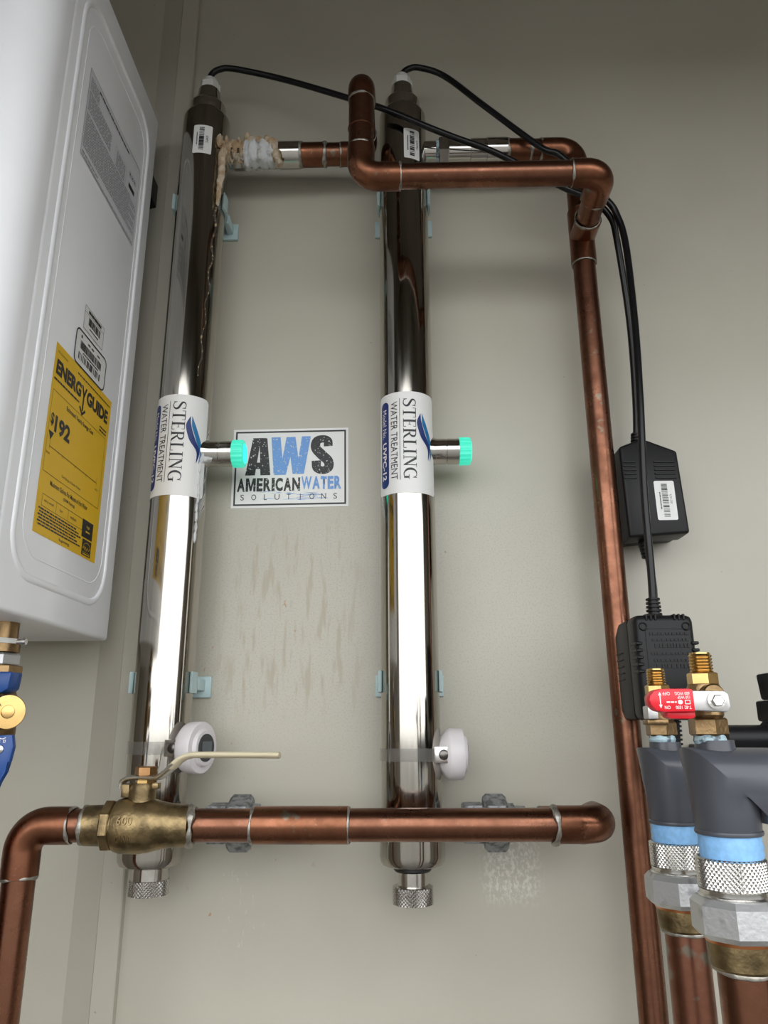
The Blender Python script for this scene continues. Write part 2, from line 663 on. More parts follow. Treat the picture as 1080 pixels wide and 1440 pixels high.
def lay(bm, name, mat, parent, fn, cut=None, label=None):
    """map flat print (x, y) onto a surface with fn; cut = spacing of cuts across x or y for curved surfaces"""
    if cut:
        ax, st = cut
        lo, hi = min(v.co[ax] for v in bm.verts), max(v.co[ax] for v in bm.verts)
        k = math.ceil(lo / st)
        while k * st < hi:
            co = V((0, 0, 0))
            co[ax] = k * st
            no = V((0, 0, 0))
            no[ax] = 1
            bmesh.ops.bisect_plane(bm, geom=bm.verts[:] + bm.edges[:] + bm.faces[:], dist=1e-7, plane_co=co, plane_no=no)
            k += 1
    for v in bm.verts:
        v.co = V(fn(v.co.x, v.co.y))
    return obj(name, bm, mat, parent, 0, label)


def plane_map(o, eu, ev, off=0.0):
    o, eu, ev = V(o), V(eu), V(ev)
    n = eu.cross(ev).normalized()
    return lambda u, v: o + eu * u + ev * v + n * off


def serif_word(bm, x, y, h, total):
    """the word STERLING in a book serif; thin and thick strokes drawn by hand"""
    tk, tn, sf = 0.15, 0.05, 0.045
    def bar(x0, y0, x1, y1):
        glyph.append([(x0, y0), (x1, y0), (x1, y1), (x0, y1)])
    words = []
    for ch in 'STERLING':
        glyph, rib = [], []
        if ch == 'S':
            rib.append(([(0.50, 0.74), (0.46, 0.90), (0.29, 0.965), (0.12, 0.88), (0.10, 0.70), (0.28, 0.55), (0.46, 0.42), (0.52, 0.24), (0.42, 0.07), (0.25, 0.03), (0.10, 0.10), (0.05, 0.28)],
                        [0.04, 0.05, 0.06, 0.09, 0.13, 0.16, 0.16, 0.12, 0.08, 0.06, 0.05, 0.04]))
            bar(0.485, 0.70, 0.52, 0.98); bar(0.03, 0.02, 0.065, 0.30)
            w = 0.58
        elif ch == 'T':
            bar(0.0, 0.93, 0.66, 0.985); bar(0.26, 0.0, 0.40, 0.95); bar(0.16, 0.0, 0.50, sf); bar(0.0, 0.74, 0.035, 0.95); bar(0.625, 0.74, 0.66, 0.95)
            w = 0.66
        elif ch == 'E':
            bar(0.09, 0.0, 0.23, 0.98); bar(0.0, 0.0, 0.56, sf); bar(0.0, 0.935, 0.54, 0.98); bar(0.23, 0.47, 0.42, 0.52)
            bar(0.525, 0.0, 0.56, 0.22); bar(0.505, 0.76, 0.54, 0.98); bar(0.40, 0.39, 0.43, 0.60)
            w = 0.58
        elif ch == 'R':
            bar(0.09, 0.0, 0.23, 0.98); bar(0.0, 0.0, 0.32, sf); bar(0.0, 0.935, 0.25, 0.98)
            rib.append(([(0.22, 0.95), (0.40, 0.94), (0.53, 0.84), (0.53, 0.64), (0.41, 0.51), (0.22, 0.49)], [0.06, 0.07, 0.12, 0.13, 0.07, 0.05]))
            rib.append(([(0.34, 0.49), (0.46, 0.28), (0.58, 0.08), (0.72, 0.02)], [0.10, 0.13, 0.12, 0.04]))
            w = 0.70
        elif ch == 'L':
            bar(0.09, 0.0, 0.23, 0.98); bar(0.0, 0.0, 0.56, sf); bar(0.0, 0.935, 0.32, 0.98); bar(0.525, 0.0, 0.56, 0.24)
            w = 0.56
        elif ch == 'I':
            bar(0.09, 0.0, 0.23, 0.98); bar(0.0, 0.0, 0.32, sf); bar(0.0, 0.935, 0.32, 0.98)
            w = 0.34
        elif ch == 'N':
            bar(0.10, 0.0, 0.15, 0.95); bar(0.60, 0.0, 0.65, 0.98); bar(0.0, 0.0, 0.25, sf); bar(0.50, 0.935, 0.75, 0.98); bar(0.0, 0.935, 0.2, 0.98)
            glyph.append([(0.08, 0.98), (0.25, 0.98), (0.65, 0.16), (0.65, 0.0), (0.60, 0.0)])
            w = 0.75
        else:
            rib.append(([(0.62, 0.72), (0.55, 0.90), (0.37, 0.965), (0.17, 0.87), (0.07, 0.60), (0.11, 0.27), (0.30, 0.05), (0.48, 0.03), (0.62, 0.10)],
                        [0.04, 0.05, 0.06, 0.11, 0.15, 0.14, 0.08, 0.06, 0.06]))
            bar(0.605, 0.70, 0.64, 0.98); bar(0.54, 0.03, 0.67, 0.42); bar(0.44, 0.375, 0.74, 0.42)
            w = 0.74
        words.append((glyph, rib, w))
    gap = 0.075
    W_ = sum(w for _, _, w in words) + gap * 7
    sx = total / W_
    cx = x
    for g, rb, w in words:
        for p in g:
            poly2(bm, [(cx + a * sx, y + b * h) for a, b in p])
        for pts, ws in rb:
            ribbon2(bm, pts, ws, 5, cx, y, sx, h)
        cx += (w + gap) * sx
    return bm


# ------------------------------------------------------------------ the enclosure
struct('wall_back', box((-1.0, 0.0, 0.0), (2.2, 0.04, 2.75)), 'wall')
struct('wall_left', box((-1.04, -1.15, 0.0), (-1.0, 0.04, 2.75)), 'dark_board')
struct('wall_right', box((2.2, -1.15, 0.0), (2.24, 0.04, 2.75)), 'dark_board')
struct('ceiling', box((-1.04, -1.15, 2.75), (2.24, 0.04, 2.80)), 'dark_board')
struct('floor', box((-1.04, -1.15, -0.06), (2.24, 0.04, 0.0)), 'concrete')
struct('wall_front', box((-1.04, -1.19, 2.39), (2.24, -1.15, 2.80)), 'dark_board')
struct('ground', box((-60, -80, -0.12), (60, 20, -0.06)), 'concrete')
# folded hem of the sheet metal, left of the first steel tube
bmh = prism([(-0.364, 0.001, 0.0), (-0.3285, -0.010, 0.0), (-0.3275, -0.0115, 0.0), (-0.3050, -0.0115, 0.0), (-0.3035, -0.010, 0.0), (-0.3035, 0.001, 0.0)],
            (0, 0, 2.75))
struct('trim_1', bmh, 'wall')

# ------------------------------------------------------------------ copper plumbing
PR = 0.0143      # tube radius
FRD = 0.0162     # fitting radius


def arc_elbow(corner, din, dout, la, lb, rb=0.021):
    """centre line of a bend: comes along din, leaves along dout"""
    c, din, dout = V(corner), V(din).normalized(), V(dout).normalized()
    pts = [c - din * la, c - din * (rb + 0.001)]
    cc = c - din * rb + dout * rb
    for k in range(13):
        a = PI / 2 * k / 12
        pts.append(cc - dout * (rb * math.cos(a)) + din * (rb * math.sin(a)))
    pts += [c + dout * (rb + 0.001), c + dout * lb]
    return pts


def pipe(parent, a, b, r=PR):
    a, b = V(a), V(b)
    obj('pipe', lathe(a, b - a, [(0, r), ((b - a).length, r)], 36), 'copper', parent)


def elbow(parent, corner, din, dout, la=0.040, lb=0.040, rings=(True, True)):
    e = obj('elbow', sweep(arc_elbow(corner, din, dout, la, lb), FRD, 36), 'fitting', parent)
    c, din, dout = V(corner), V(din).normalized(), V(dout).normalized()
    if rings[0]:
        obj('solder_joint', ring(c - din * la, din, FRD - 0.0008, 0.0014, wob=0.6), 'solder', e)
    if rings[1]:
        obj('solder_joint', ring(c + dout * lb, dout, FRD - 0.0008, 0.0014, wob=0.6), 'solder', e)
    return e


def coupling(parent, a, b, name='coupling', r=FRD, rings=(True, True), w=0.0017):
    a, b = V(a), V(b)
    L = (b - a).length
    e = obj(name, lathe(a, b - a, [(0, r - 0.001), (0.001, r), (L - 0.001, r), (L, r - 0.001)], 36), 'fitting', parent)
    if rings[0]:
        obj('solder_joint', ring(a, b - a, r - 0.0008, w, wob=0.4), 'solder', e)
    if rings[1]:
        obj('solder_joint', ring(b, b - a, r - 0.0008, w, wob=0.4), 'solder', e)
    return e


RE, FY = -0.055, -0.175
ZR, ZF = 2.208, 2.067
XP = 0.246

t = thing('copper_pipe_loop', (XP, RE, 0.0), 'copper pipe loop joining the tops of both steel tubes and running down to the floor', 'pipe')
coupling(t, (-0.1285, RE, ZR), (-0.0950, RE, ZR), rings=(True, True), w=0.0028)
pipe(t, (-0.0955, RE, ZR), (-0.070, RE, ZR), 0.0152)
elbow(t, (-0.039, RE, ZR), (1, 0, 0), (0, -1, 0), 0.034, 0.034)
pipe(t, (-0.039, RE - 0.03, ZR), (-0.039, FY + 0.03, ZR))
elbow(t, (-0.039, FY, ZR), (0, -1, 0), (0, 0, -1), 0.034, 0.031)
pipe(t, (-0.039, FY, ZR - 0.03), (-0.039, FY, ZF + 0.04), 0.0152)
obj('solder_joint', ring((-0.039, FY, 2.1345), (0, 0, 1), 0.0154, 0.0009, wob=0.3), 'fitting', t)
elbow(t, (-0.039, FY, ZF), (0, 0, -1), (1, 0, 0), 0.040, 0.046, (True, True))
pipe(t, (0.005, FY, ZF), (0.208, FY, ZF))
elbow(t, (XP - 0.003, FY, ZF), (1, 0, 0), (0, 1, 0), 0.037, 0.044)
pipe(t, (XP - 0.003, FY + 0.04, ZF), (XP - 0.001, RE - 0.03, ZF))
# tee on the riser
bt = lathe((XP, RE, ZF - 0.040), (0, 0, 1), [(0, FRD - .001), (.001, FRD), (0.079, FRD), (.080, FRD - .001)], 36)
add_lathe(bt, (XP, RE, ZF), (0, -1, 0), [(0, FRD), (0.038, FRD), (0.039, FRD - .001)], 36)
te = obj('tee', bt, 'fitting', t)
obj('solder_joint', ring((XP, RE, ZF - 0.040), (0, 0, 1), FRD - 0.001, 0.0013, wob=0.3), 'solder', te)
obj('solder_joint', ring((XP, RE, ZF + 0.040), (0, 0, 1), FRD - 0.001, 0.0012, wob=0.3), 'fitting', te)
obj('solder_joint', ring((XP - 0.002, RE - 0.039, ZF), (0, 1, 0), FRD - 0.0006, 0.0018, wob=0.4), 'solder', te)
pipe(t, (XP, RE, ZF + 0.038), (XP, RE, ZR - 0.035))
elbow(t, (XP, RE, ZR), (1, 0, 0), (0, 0, -1), 0.045, 0.04, (True, False))
pipe(t, (0.184, RE, ZR), (0.204, RE, ZR), 0.0152)
coupling(t, (0.155, RE, ZR), (0.186, RE, ZR), w=0.0022)
pipe(t, (XP, RE, 0.0), (XP, RE, ZF - 0.036))

ZB = 1.365
ZBR = 1.353
XV = -0.342
t = thing('copper_pipe_run', (XV, FY, 0.0), 'thick copper pipe rising from the floor and crossing in front of both tubes low down', 'pipe')
pipe(t, (XV, FY, 0.0), (XV, FY, ZB - 0.040))
elbow(t, (XV, FY, ZB), (0, 0, 1), (1, 0, 0), 0.043, 0.043)
pipe(t, (XV + 0.040, FY, ZB), (-0.280, FY, ZB))
pipe(t, (-0.195, FY, ZB), (-0.130, FY, ZB))
bt = lathe((-0.134, FY, ZB), (1, 0, 0), [(0, FRD - .0008), (.001, FRD), (0.086, FRD), (.087, FRD - .0008)], 36)
add_lathe(bt, (-0.090, FY, ZB), (0, 1, -0.1), [(0, FRD), (0.036, FRD), (0.037, FRD - .001)], 36)
te = obj('tee', bt, 'fitting', t)
obj('solder_joint', ring((-0.134, FY, ZB), (1, 0, 0), FRD - 0.0005, 0.0014, wob=0.5), 'solder', te)
obj('solder_joint', ring((-0.047, FY, ZB), (1, 0, 0), FRD - 0.001, 0.0012, wob=0.3), 'solder', te)
pipe(t, (-0.090, FY + 0.03, ZB - 0.003), (-0.090, RE - 0.03, ZBR + 0.003))
elbow(t, (-0.090, RE, ZBR), (0, 1, 0), (-1, 0, 0), 0.034, 0.034)
pipe(t, (-0.120, RE, ZBR), (-0.152, RE, ZBR))
pipe(t, (-0.050, FY, ZB), (0.140, FY, ZB))
elbow(t, (0.1810, FY, ZB), (1, 0, 0), (0, 1, 0), 0.0425, 0.034, (False, True))
obj('solder_joint', ring((0.1385, FY, ZB), (1, 0, 0), FRD - 0.0004, 0.0026, wob=0.55), 'solder', t, label='pale lumpy solder joint')
pipe(t, (0.1810, FY + 0.03, ZB - 0.003), (0.1810, RE - 0.03, ZBR + 0.003))
elbow(t, (0.1810, RE, ZBR), (0, 1, 0), (-1, 0, 0), 0.034, 0.034)
pipe(t, (0.150, RE, ZBR), (0.112, RE, ZBR))

# ------------------------------------------------------------------ ball valve on the lower run
t = thing('ball_valve', (-0.238, FY, ZB - 0.024), 'brass ball valve with a cream lever handle in the lower copper pipe', 'valve')
prof = [(-0.2860, 0.0150), (-0.2855, 0.0172), (-0.2690, 0.0176), (-0.2680, 0.0190), (-0.2585, 0.0195), (-0.2575, 0.0222), (-0.2520, 0.0238),
        (-0.2360, 0.0240), (-0.2270, 0.0228), (-0.2180, 0.0205), (-0.2090, 0.0188), (-0.1995, 0.0183), (-0.1900, 0.0180), (-0.1895, 0.0152)]
bv = lathe((0, FY, ZB), (1, 0, 0), prof, 44)
vb = obj('valve_body', bv, 'brass', t, 40)
obj('end_hex', add_hex(bmesh.new(), (-0.2680, FY, ZB), (1, 0, 0), 0.0225, 0.0085, 0.001, R(15), 8), 'brass', vb, 20)
obj('solder_joint', ring((-0.2870, FY, ZB), (1, 0, 0), 0.0158, 0.0024, wob=0.4), 'solder', vb)
obj('solder_joint', ring((-0.1885, FY, ZB), (1, 0, 0), 0.0166, 0.0030, wob=0.6), 'solder', vb)
obj('stem_housing', lathe((-0.237, FY, ZB + 0.018), (0, 0, 1), [(0, 0.0125), (0.012, 0.0120), (0.0165, 0.0112), (0.0185, 0.0100)], 32), 'brass', t)
bs = bmesh.new()
add_box(bs, (-0.2550, FY - 0.006, ZB + 0.024), (-0.2475, FY + 0.006, ZB + 0.0355), 0.001)
add_box(bs, (-0.2275, FY - 0.005, ZB + 0.031), (-0.2215, FY + 0.005, ZB + 0.0365), 0.001)
obj('stop_lug', bs, 'brass', t)
sn = obj('stem_nut', add_hex(bmesh.new(), (-0.2355, FY, ZB + 0.0425), (0, 0, 1), 0.0098, 0.0085, 0.001, R(10)), 'nut_brown', t, 20)
obj('packing_nut', add_hex(bmesh.new(), (-0.2355, FY, ZB + 0.0345), (0, 0, 1), 0.0088, 0.005, 0.0006), 'brass_clean', t, 20)
hp = [(-0.2560, FY - 0.001, ZB + 0.0325), (-0.2550, FY - 0.001, ZB + 0.0380), (-0.2510, FY - 0.001, ZB + 0.0403), (-0.2420, FY - 0.001, ZB + 0.0412),
      (-0.2260, FY - 0.003, ZB + 0.0412), (-0.2190, FY - 0.005, ZB + 0.0425), (-0.2040, FY - 0.010, ZB + 0.0540)]
hd = obj('lever', sweep(smooth_path(hp, 4), 0.0028, 16, flat=(2.9, 0.85), up=(0, 0, 1)), 'zinc', t, label='bare zinc end of the lever')
gp = [(-0.2085, FY - 0.009, ZB + 0.0505), (-0.2005, FY - 0.012, ZB + 0.0570), (-0.1920, FY - 0.014, ZB + 0.0605), (-0.1800, FY - 0.014, ZB + 0.0612),
      (-0.1500, FY - 0.014, ZB + 0.0610), (-0.1200, FY - 0.014, ZB + 0.0607), (-0.1110, FY - 0.014, ZB + 0.0606), (-0.1088, FY - 0.014, ZB + 0.0606)]
sp = smooth_path(gp, 5)
rr = [0.0030] * len(sp)
for k, q in ((-1, 0.0012), (-2, 0.0022), (-3, 0.0028)):
    rr[k] = q
obj('grip', sweep(sp, rr, 20, flat=(2.4, 0.95), up=(0, 0, 1)), 'cream', hd, label='cream vinyl grip with a rust mark')
# cast marking: wraps the barrel of the valve
bm = bmesh.new()
text_into(bm, '600', -0.2505, 0.003, -0.2365, 0.0100, 0.01)
text_into(bm, 'CWP', -0.2510, -0.0125, -0.2365, -0.0055, 0.01)
vr = 0.0236
for k in range(-8, 8):      # cut across so that the marking follows the barrel
    bmesh.ops.bisect_plane(bm, geom=bm.verts[:] + bm.edges[:] + bm.faces[:], dist=1e-7, plane_co=(0, k * 0.0015, 0), plane_no=(0, 1, 0))
ex = bmesh.ops.extrude_face_region(bm, geom=bm.faces[:])
bmesh.ops.translate(bm, vec=(0, 0, 0.0013), verts=[v for v in ex['geom'] if isinstance(v, bmesh.types.BMVert)])
for v in bm.verts:
    a, q = v.co.y / 0.0243, vr + v.co.z
    v.co = V((v.co.x, FY - q * math.cos(a), ZB + q * math.sin(a)))
obj('cast_marking', bm, 'brass', vb, 20)



# ------------------------------------------------------------------ ultraviolet water sterilisers
def steriliser(x, label, left):
    y = RE
    t = thing('uv_water_steriliser', (x, y, 1.27), label, 'water steriliser', 'steel steriliser tubes')
    r = 0.0322
    zt = 2.262
    prof = [(1.312, 0.028), (1.3135, 0.0315), (1.317, 0.0335), (1.322, 0.0342), (1.360, 0.0342), (1.3605, r)]
    n = 24
    for k in range(n + 1):
        prof.append((1.390 + (zt - 1.390) * k / n, r))
    for k in range(1, 9):
        a = PI / 2 * k / 8
        prof.append((zt + 0.0115 * math.sin(a), r - 0.0115 * (1 - math.cos(a))))
    body = obj('chamber', lathe((x, y, 0), (0, 0, 1), prof, 72), 'steel', t, 30, label='polished stainless steel chamber')
    nk = [(zt + 0.008, 0.0245), (zt + 0.028, 0.0245), (zt + 0.0305, 0.0228), (zt + 0.0320, 0.0195), (zt + 0.047, 0.0160), (zt + 0.056, 0.0150)]
    obj('neck', lathe((x, y, 0), (0, 0, 1), nk, 48), 'steel_s', t, 30)
    g = add_hex(bmesh.new(), (x, y, zt + 0.0555), (0, 0, 1), 0.0150, 0.013, 0.001)
    add_lathe(g, (x, y, zt + 0.068), (0, 0, 1), [(0, 0.0128), (0.006, 0.0115), (0.0105, 0.0085), (0.012, 0.0060)], 28)
    obj('cable_gland', g, 'nut_white', t, 25, label='white nylon cable gland')
    # lamp end cap below
    if left:
        b = lathe((x, y, 0), (0, 0, 1), [(1.3155, 0.0235), (1.3120, 0.0235), (1.3115, 0.0192), (1.2980, 0.0192)][::-1], 40)
        obj('lower_neck', b, 'steel_s', t, 30)
        obj('knurled_cap', add_knurl(bmesh.new(), (x, y, 1.2840), (0, 0, 1), 0.0207, 0.0155, 72, 8, 0.0009), 'knurl', t, 0)
    else:
        obj('seal_ring', lathe((x, y, 1.3065), (0, 0, 1), [(0, 0.0180), (0.0015, 0.0195), (0.006, 0.0195)], 40), 'oring', t)
        b = lathe((x, y, 0), (0, 0, 1), [(1.309, 0.0158), (1.289, 0.0158)][::-1], 40)
        obj('lower_neck', b, 'steel_s', t, 30)
        obj('knurled_cap', add_knurl(bmesh.new(), (x, y, 1.2755), (0, 0, 1), 0.0212, 0.0175, 72, 9, 0.0009), 'knurl', t, 0)
    # sight port with the glowing cap
    zp = 1.7695
    sp_ = obj('sight_port', lathe((x + 0.024, y, zp), (1, 0, 0), [(0, 0.0190), (0.009, 0.0165), (0.012, 0.0155), (0.0225, 0.0155), (0.0230, 0.0149), (0.0240, 0.0149), (0.0245, 0.0157), (0.0395, 0.0157), (0.040, 0.0150)], 44), 'steel_s', t, 30)
    cb = bmesh.new()
    seg = 72
    pr = [(0.0625, 0.0158), (0.0632, 0.0170), (0.0745, 0.0170), (0.0765, 0.0160), (0.0770, 0.0140)]
    rings_ = []
    for tx, q in pr:
        rings_.append([cb.verts.new((x + tx, y + (q - (0.0006 if (i % 4) < 2 and q > 0.0155 else 0)) * math.cos(2 * PI * i / seg),
                                     zp + (q - (0.0006 if (i % 4) < 2 and q > 0.0155 else 0)) * math.sin(2 * PI * i / seg))) for i in range(seg)])
    for k in range(len(rings_) - 1):
        for i in range(seg):
            j = (i + 1) % seg
            cb.faces.new((rings_[k][i], rings_[k][j], rings_[k + 1][j], rings_[k + 1][i]))
    cb.faces.new(rings_[0])
    cb.faces.new(rings_[-1])
    obj('port_cap', cb, 'teal', t, 25, label='ribbed teal cap lit from within')
    obj('port_glow', lathe((x + 0.0768, y, zp), (1, 0, 0), [(0, 0.0128), (0.0008, 0.0122)], 36), 'teal_hot', t)
    # water ports
    obj('upper_port', lathe((x + 0.026, y, ZR), (1, 0, 0), [(0, 0.0150), (0.024, 0.0145)], 32), 'steel_s', t)
    obj('lower_port', lathe((x + 0.026, y, ZBR), (1, 0, 0), [(0, 0.0125), (0.030, 0.0120)], 32), 'steel_s', t)

    def cyl(off):
        q = r + off
        return lambda u, v: (x + q * math.sin(u / r), y - q * math.cos(u / r), v)
    # big maker's label
    bm = poly2(bmesh.new(), rrpts(-0.0430, 1.7080, 0.0415, 1.8345, 0.006, 8))
    lb = lay(bm, 'maker_label', 'label_white', t, cyl(0.0003), (0, 0.0015), 'curved white label with a blue wave')
    rot = lambda f: (lambda u, v: f(v, -u + 0.005))       # text runs downwards: x -> -z, y -> u
    f1 = rot(cyl(0.0006))
    f2 = rot(cyl(0.0009))
    bm = serif_word(bmesh.new(), -1.8205, -0.0045, 0.0155, 0.1015)
    text_into(bm, 'WATER TREATMENT', -1.8175, -0.0200, -1.7195, -0.0115, 0.0)
    rect2(bm, -1.8210, -0.0088, -1.7185, -0.0082)
    lay(bm, 'lettering', 'ink', lb, f1, (1, 0.0015))
    bm = poly2(bmesh.new(), rrpts(-1.8200, -0.0370, -1.7115, -0.0232, 0.0062, 8))
    lay(bm, 'model_banner', 'ink_navy', lb, f1, (1, 0.0015))
    bm = bmesh.new()
    text_into(bm, 'Model No.', -1.8100, -0.0335, -1.7735, -0.0265, 0.0)
    text_into(bm, 'UVPC-12', -1.7680, -0.0335, -1.7210, -0.0265, 0.03)
    lay(bm, 'model_text', 'white_print', lb, f2, (1, 0.0015))
    bm = ribbon2(bmesh.new(), [(-1.8020, 0.0165), (-1.7900, 0.0150), (-1.7740, 0.0200), (-1.7600, 0.0285), (-1.7450, 0.0270)], [0.0004, 0.0065, 0.0075, 0.0045, 0.0004], 8)
    lay(bm, 'wave_mark', 'ink_navy', lb, f1, (1, 0.0015))
    bm = ribbon2(bmesh.new(), [(-1.8025, 0.0185), (-1.7900, 0.0215), (-1.7740, 0.0280), (-1.7600, 0.0330), (-1.7450, 0.0305)], [0.0004, 0.0052, 0.0060, 0.0040, 0.0004], 8)
    lay(bm, 'wave_mark', 'ink_teal', lb, f1, (1, 0.0015))
    # barcode sticker near the top
    if left:
        u0, u1, z0, z1 = -0.0075, 0.0175, 2.186, 2.2315
    else:
        u0, u1, z0, z1 = 0.0010, 0.0235, 2.172, 2.2200
    bm = poly2(bmesh.new(), rrpts(u0, z0, u1, z1, 0.002))
    st = lay(bm, 'barcode_sticker', 'label_white', t, cyl(0.0003), (0, 0.0015))
    bm = barcode(bmesh.new(), -z1 + 0.004, u0 + 0.008, -z0 - 0.004, u0 + 0.0145, 16)
    dashes(bm, -z1 + 0.012, -z0 - 0.012, u0 + 0.0045, 0.0014, 0.001, 0.002, 0.0005)
    text_into(bm, 'UVPC', -z1 + 0.017, u0 + 0.0170, -z0 - 0.017, u0 + 0.0200, 0.01)
    f3 = cyl(0.0006)
    lay(bm, 'bars', 'ink', st, lambda u, v: f3(v, -u), (1, 0.0015))
    return t


XL, XR = -0.2620, 0.012
tl = steriliser(XL, 'polished steel steriliser tube beside the white water heater, its top outlet crusted with lime', True)
trr = steriliser(XR, 'polished steel steriliser tube with a clean top outlet, beside the tall copper riser', False)


def blob(pts, seed, sub=3, amp=0.25, freq=90):
    """lumpy crust: ellipsoids displaced by smooth noise; pts = (centre, radii)"""
    from mathutils import noise as nz
    bm = bmesh.new()
    for c, rad in pts:
        m0 = bmesh.ops.create_icosphere(bm, subdivisions=sub, radius=1.0)
        for v in m0['verts']:
            k = 1 + amp * nz.noise(V(v.co) * 2.2 + V((seed, c[0] * freq, c[2] * freq))) + amp * 0.5 * nz.noise(V(v.co) * 6 + V((seed, 0, 3)))
            v.co = V((c[0] + v.co.x * rad[0] * k, c[1] + v.co.y * rad[1] * k, c[2] + v.co.z * rad[2] * k))
    return bm


crust = [((-0.2290, -0.062, 2.208), (0.0075, 0.0180, 0.0175)), ((-0.2190, -0.060, 2.209), (0.0100, 0.0165, 0.0160)), ((-0.2100, -0.058, 2.210), (0.0080, 0.0165, 0.0160)),
         ((-0.2315, -0.074, 2.188), (0.0055, 0.0060, 0.018)), ((-0.2310, -0.0765, 2.165), (0.0046, 0.0048, 0.020)), ((-0.2325, -0.0775, 2.128), (0.0028, 0.0032, 0.018)),
         ((-0.2325, -0.0775, 2.145), (0.0036, 0.0038, 0.016)), ((-0.2360, -0.0770, 2.214), (0.0040, 0.0060, 0.0100))]
obj('lime_crust', blob(crust, 2.0, 3, 0.4), 'crust', tl, 60, label='tan lime crust running down from the outlet')
dp = [(-0.2350 - 0.0015 * math.sin(k * 1.7) - 0.0003 * k, 2.112 - 0.0125 * k) for k in range(21)]
dpts = [(a, RE - math.sqrt(max(0.0, 0.0324 ** 2 - (a - XL) ** 2)), b) for a, b in dp]
sp = smooth_path(dpts, 3)
obj('drip_mark', sweep(sp, [(0.0016 if i < 20 else 0.0008) * (0.55 + 0.9 * random.random()) for i in range(len(sp))], 8), 'crust_dark', tl, 60)
crust2 = [((-0.2330, -0.064, 1.760), (0.005, 0.010, 0.009)), ((-0.2270, -0.068, 1.758), (0.006, 0.004, 0.004))] + \
    [((-0.2335 - 0.001 * random.random(), -0.0725, 1.745 - 0.012 * k), (0.0016, 0.0018, 0.007)) for k in range(8)]
obj('lime_crust', blob(crust2, 8.0, 2, 0.4), 'crust_white', tl, 60)


# ------------------------------------------------------------------ unions at the four water ports
def upper_union(x0, label, crusted):
    t = thing('pipe_union', (x0 + 0.04, RE, ZR - 0.017), label, 'pipe fitting', 'steel unions at the tube tops')
    obj('hex_nut', add_hex(bmesh.new(), (x0, RE, ZR), (1, 0, 0), 0.0200, 0.014, 0.0012, R(30)), 'steel_s', t, 20)
    obj('barrel', lathe((x0 + 0.013, RE, ZR), (1, 0, 0), [(0, 0.0158), (0.030, 0.0158), (0.0305, 0.0172), (0.052, 0.0172), (0.0525, 0.0180), (0.080, 0.0180), (0.0805, 0.0165)], 44), 'steel_s', t, 30)
    obj('thread_tape', lathe((x0 - 0.004, RE, ZR), (1, 0, 0), [(0, 0.0150), (0.001, 0.0160), (0.006, 0.0160)], 36), 'tape_pale', t)
    obj('solder_joint', ring((x0 + 0.094, RE, ZR), (1, 0, 0), 0.0160, 0.0024, wob=0.5), 'solder', t)
    if crusted:
        cr = [((-0.2020, RE, 2.2080), (0.0060, 0.0205, 0.0200)), ((-0.1920, -0.057, 2.2075), (0.0110, 0.0200, 0.0190)),
              ((-0.1780, -0.058, 2.2070), (0.0130, 0.0190, 0.0185)), ((-0.1680, -0.059, 2.2050), (0.0090, 0.0180, 0.0170))]
        obj('lime_crust', blob(cr, 3.0, 4, 0.16), 'crust_white', t, 60)
        cr = [((-0.2020, -0.058, 2.2270), (0.0055, 0.012, 0.0125)), ((-0.1950, -0.060, 2.2240), (0.0075, 0.012, 0.0075)), ((-0.1850, -0.062, 2.2220), (0.0070, 0.010, 0.0055)),
              ((-0.1720, -0.064, 2.2200), (0.0080, 0.012, 0.0070)), ((-0.1630, -0.068, 2.2080), (0.0055, 0.010, 0.0120)), ((-0.1590, -0.069, 2.1950), (0.0060, 0.009, 0.0090)),
              ((-0.1660, -0.070, 2.2140), (0.008, 0.009, 0.007)), ((-0.1560, -0.066, 2.1860), (0.005, 0.008, 0.004))]
        obj('lime_crust', blob(cr, 6.0, 3, 0.35), 'crust', t, 60, label='tan lime crust')
    return t


upper_union(-0.2230, 'steel pipe union at the tube outlet, coated in white and tan lime', True)
upper_union(0.0610, 'clean bright steel pipe union behind the upper copper pipe', False)


def lower_union(xc, label):
    t = thing('pipe_union', (xc, RE, ZBR - 0.027), label, 'pipe fitting', 'galvanised unions at the tube bottoms')
    obj('hex_nut', add_hex(bmesh.new(), (xc - 0.012, RE, ZBR), (1, 0, 0), 0.0285, 0.025, 0.0035, R(20)), 'galv', t, 20)
    obj('hex_tailpiece', add_hex(bmesh.new(), (xc - 0.034, RE, ZBR), (1, 0, 0), 0.0215, 0.022, 0.002, R(5)), 'galv', t, 20)
    obj('barrel', lathe((xc + 0.012, RE, ZBR), (1, 0, 0), [(0, 0.0195), (0.008, 0.0190), (0.0085, 0.0165), (0.020, 0.0162)], 36), 'galv', t, 30)
    return t


lower_union(-0.1700, 'corroded galvanised union nut behind the lower copper pipe, by the crusted tube')
lower_union(0.0990, 'corroded galvanised union nut behind the lower copper pipe, above the lime splash on the wall')


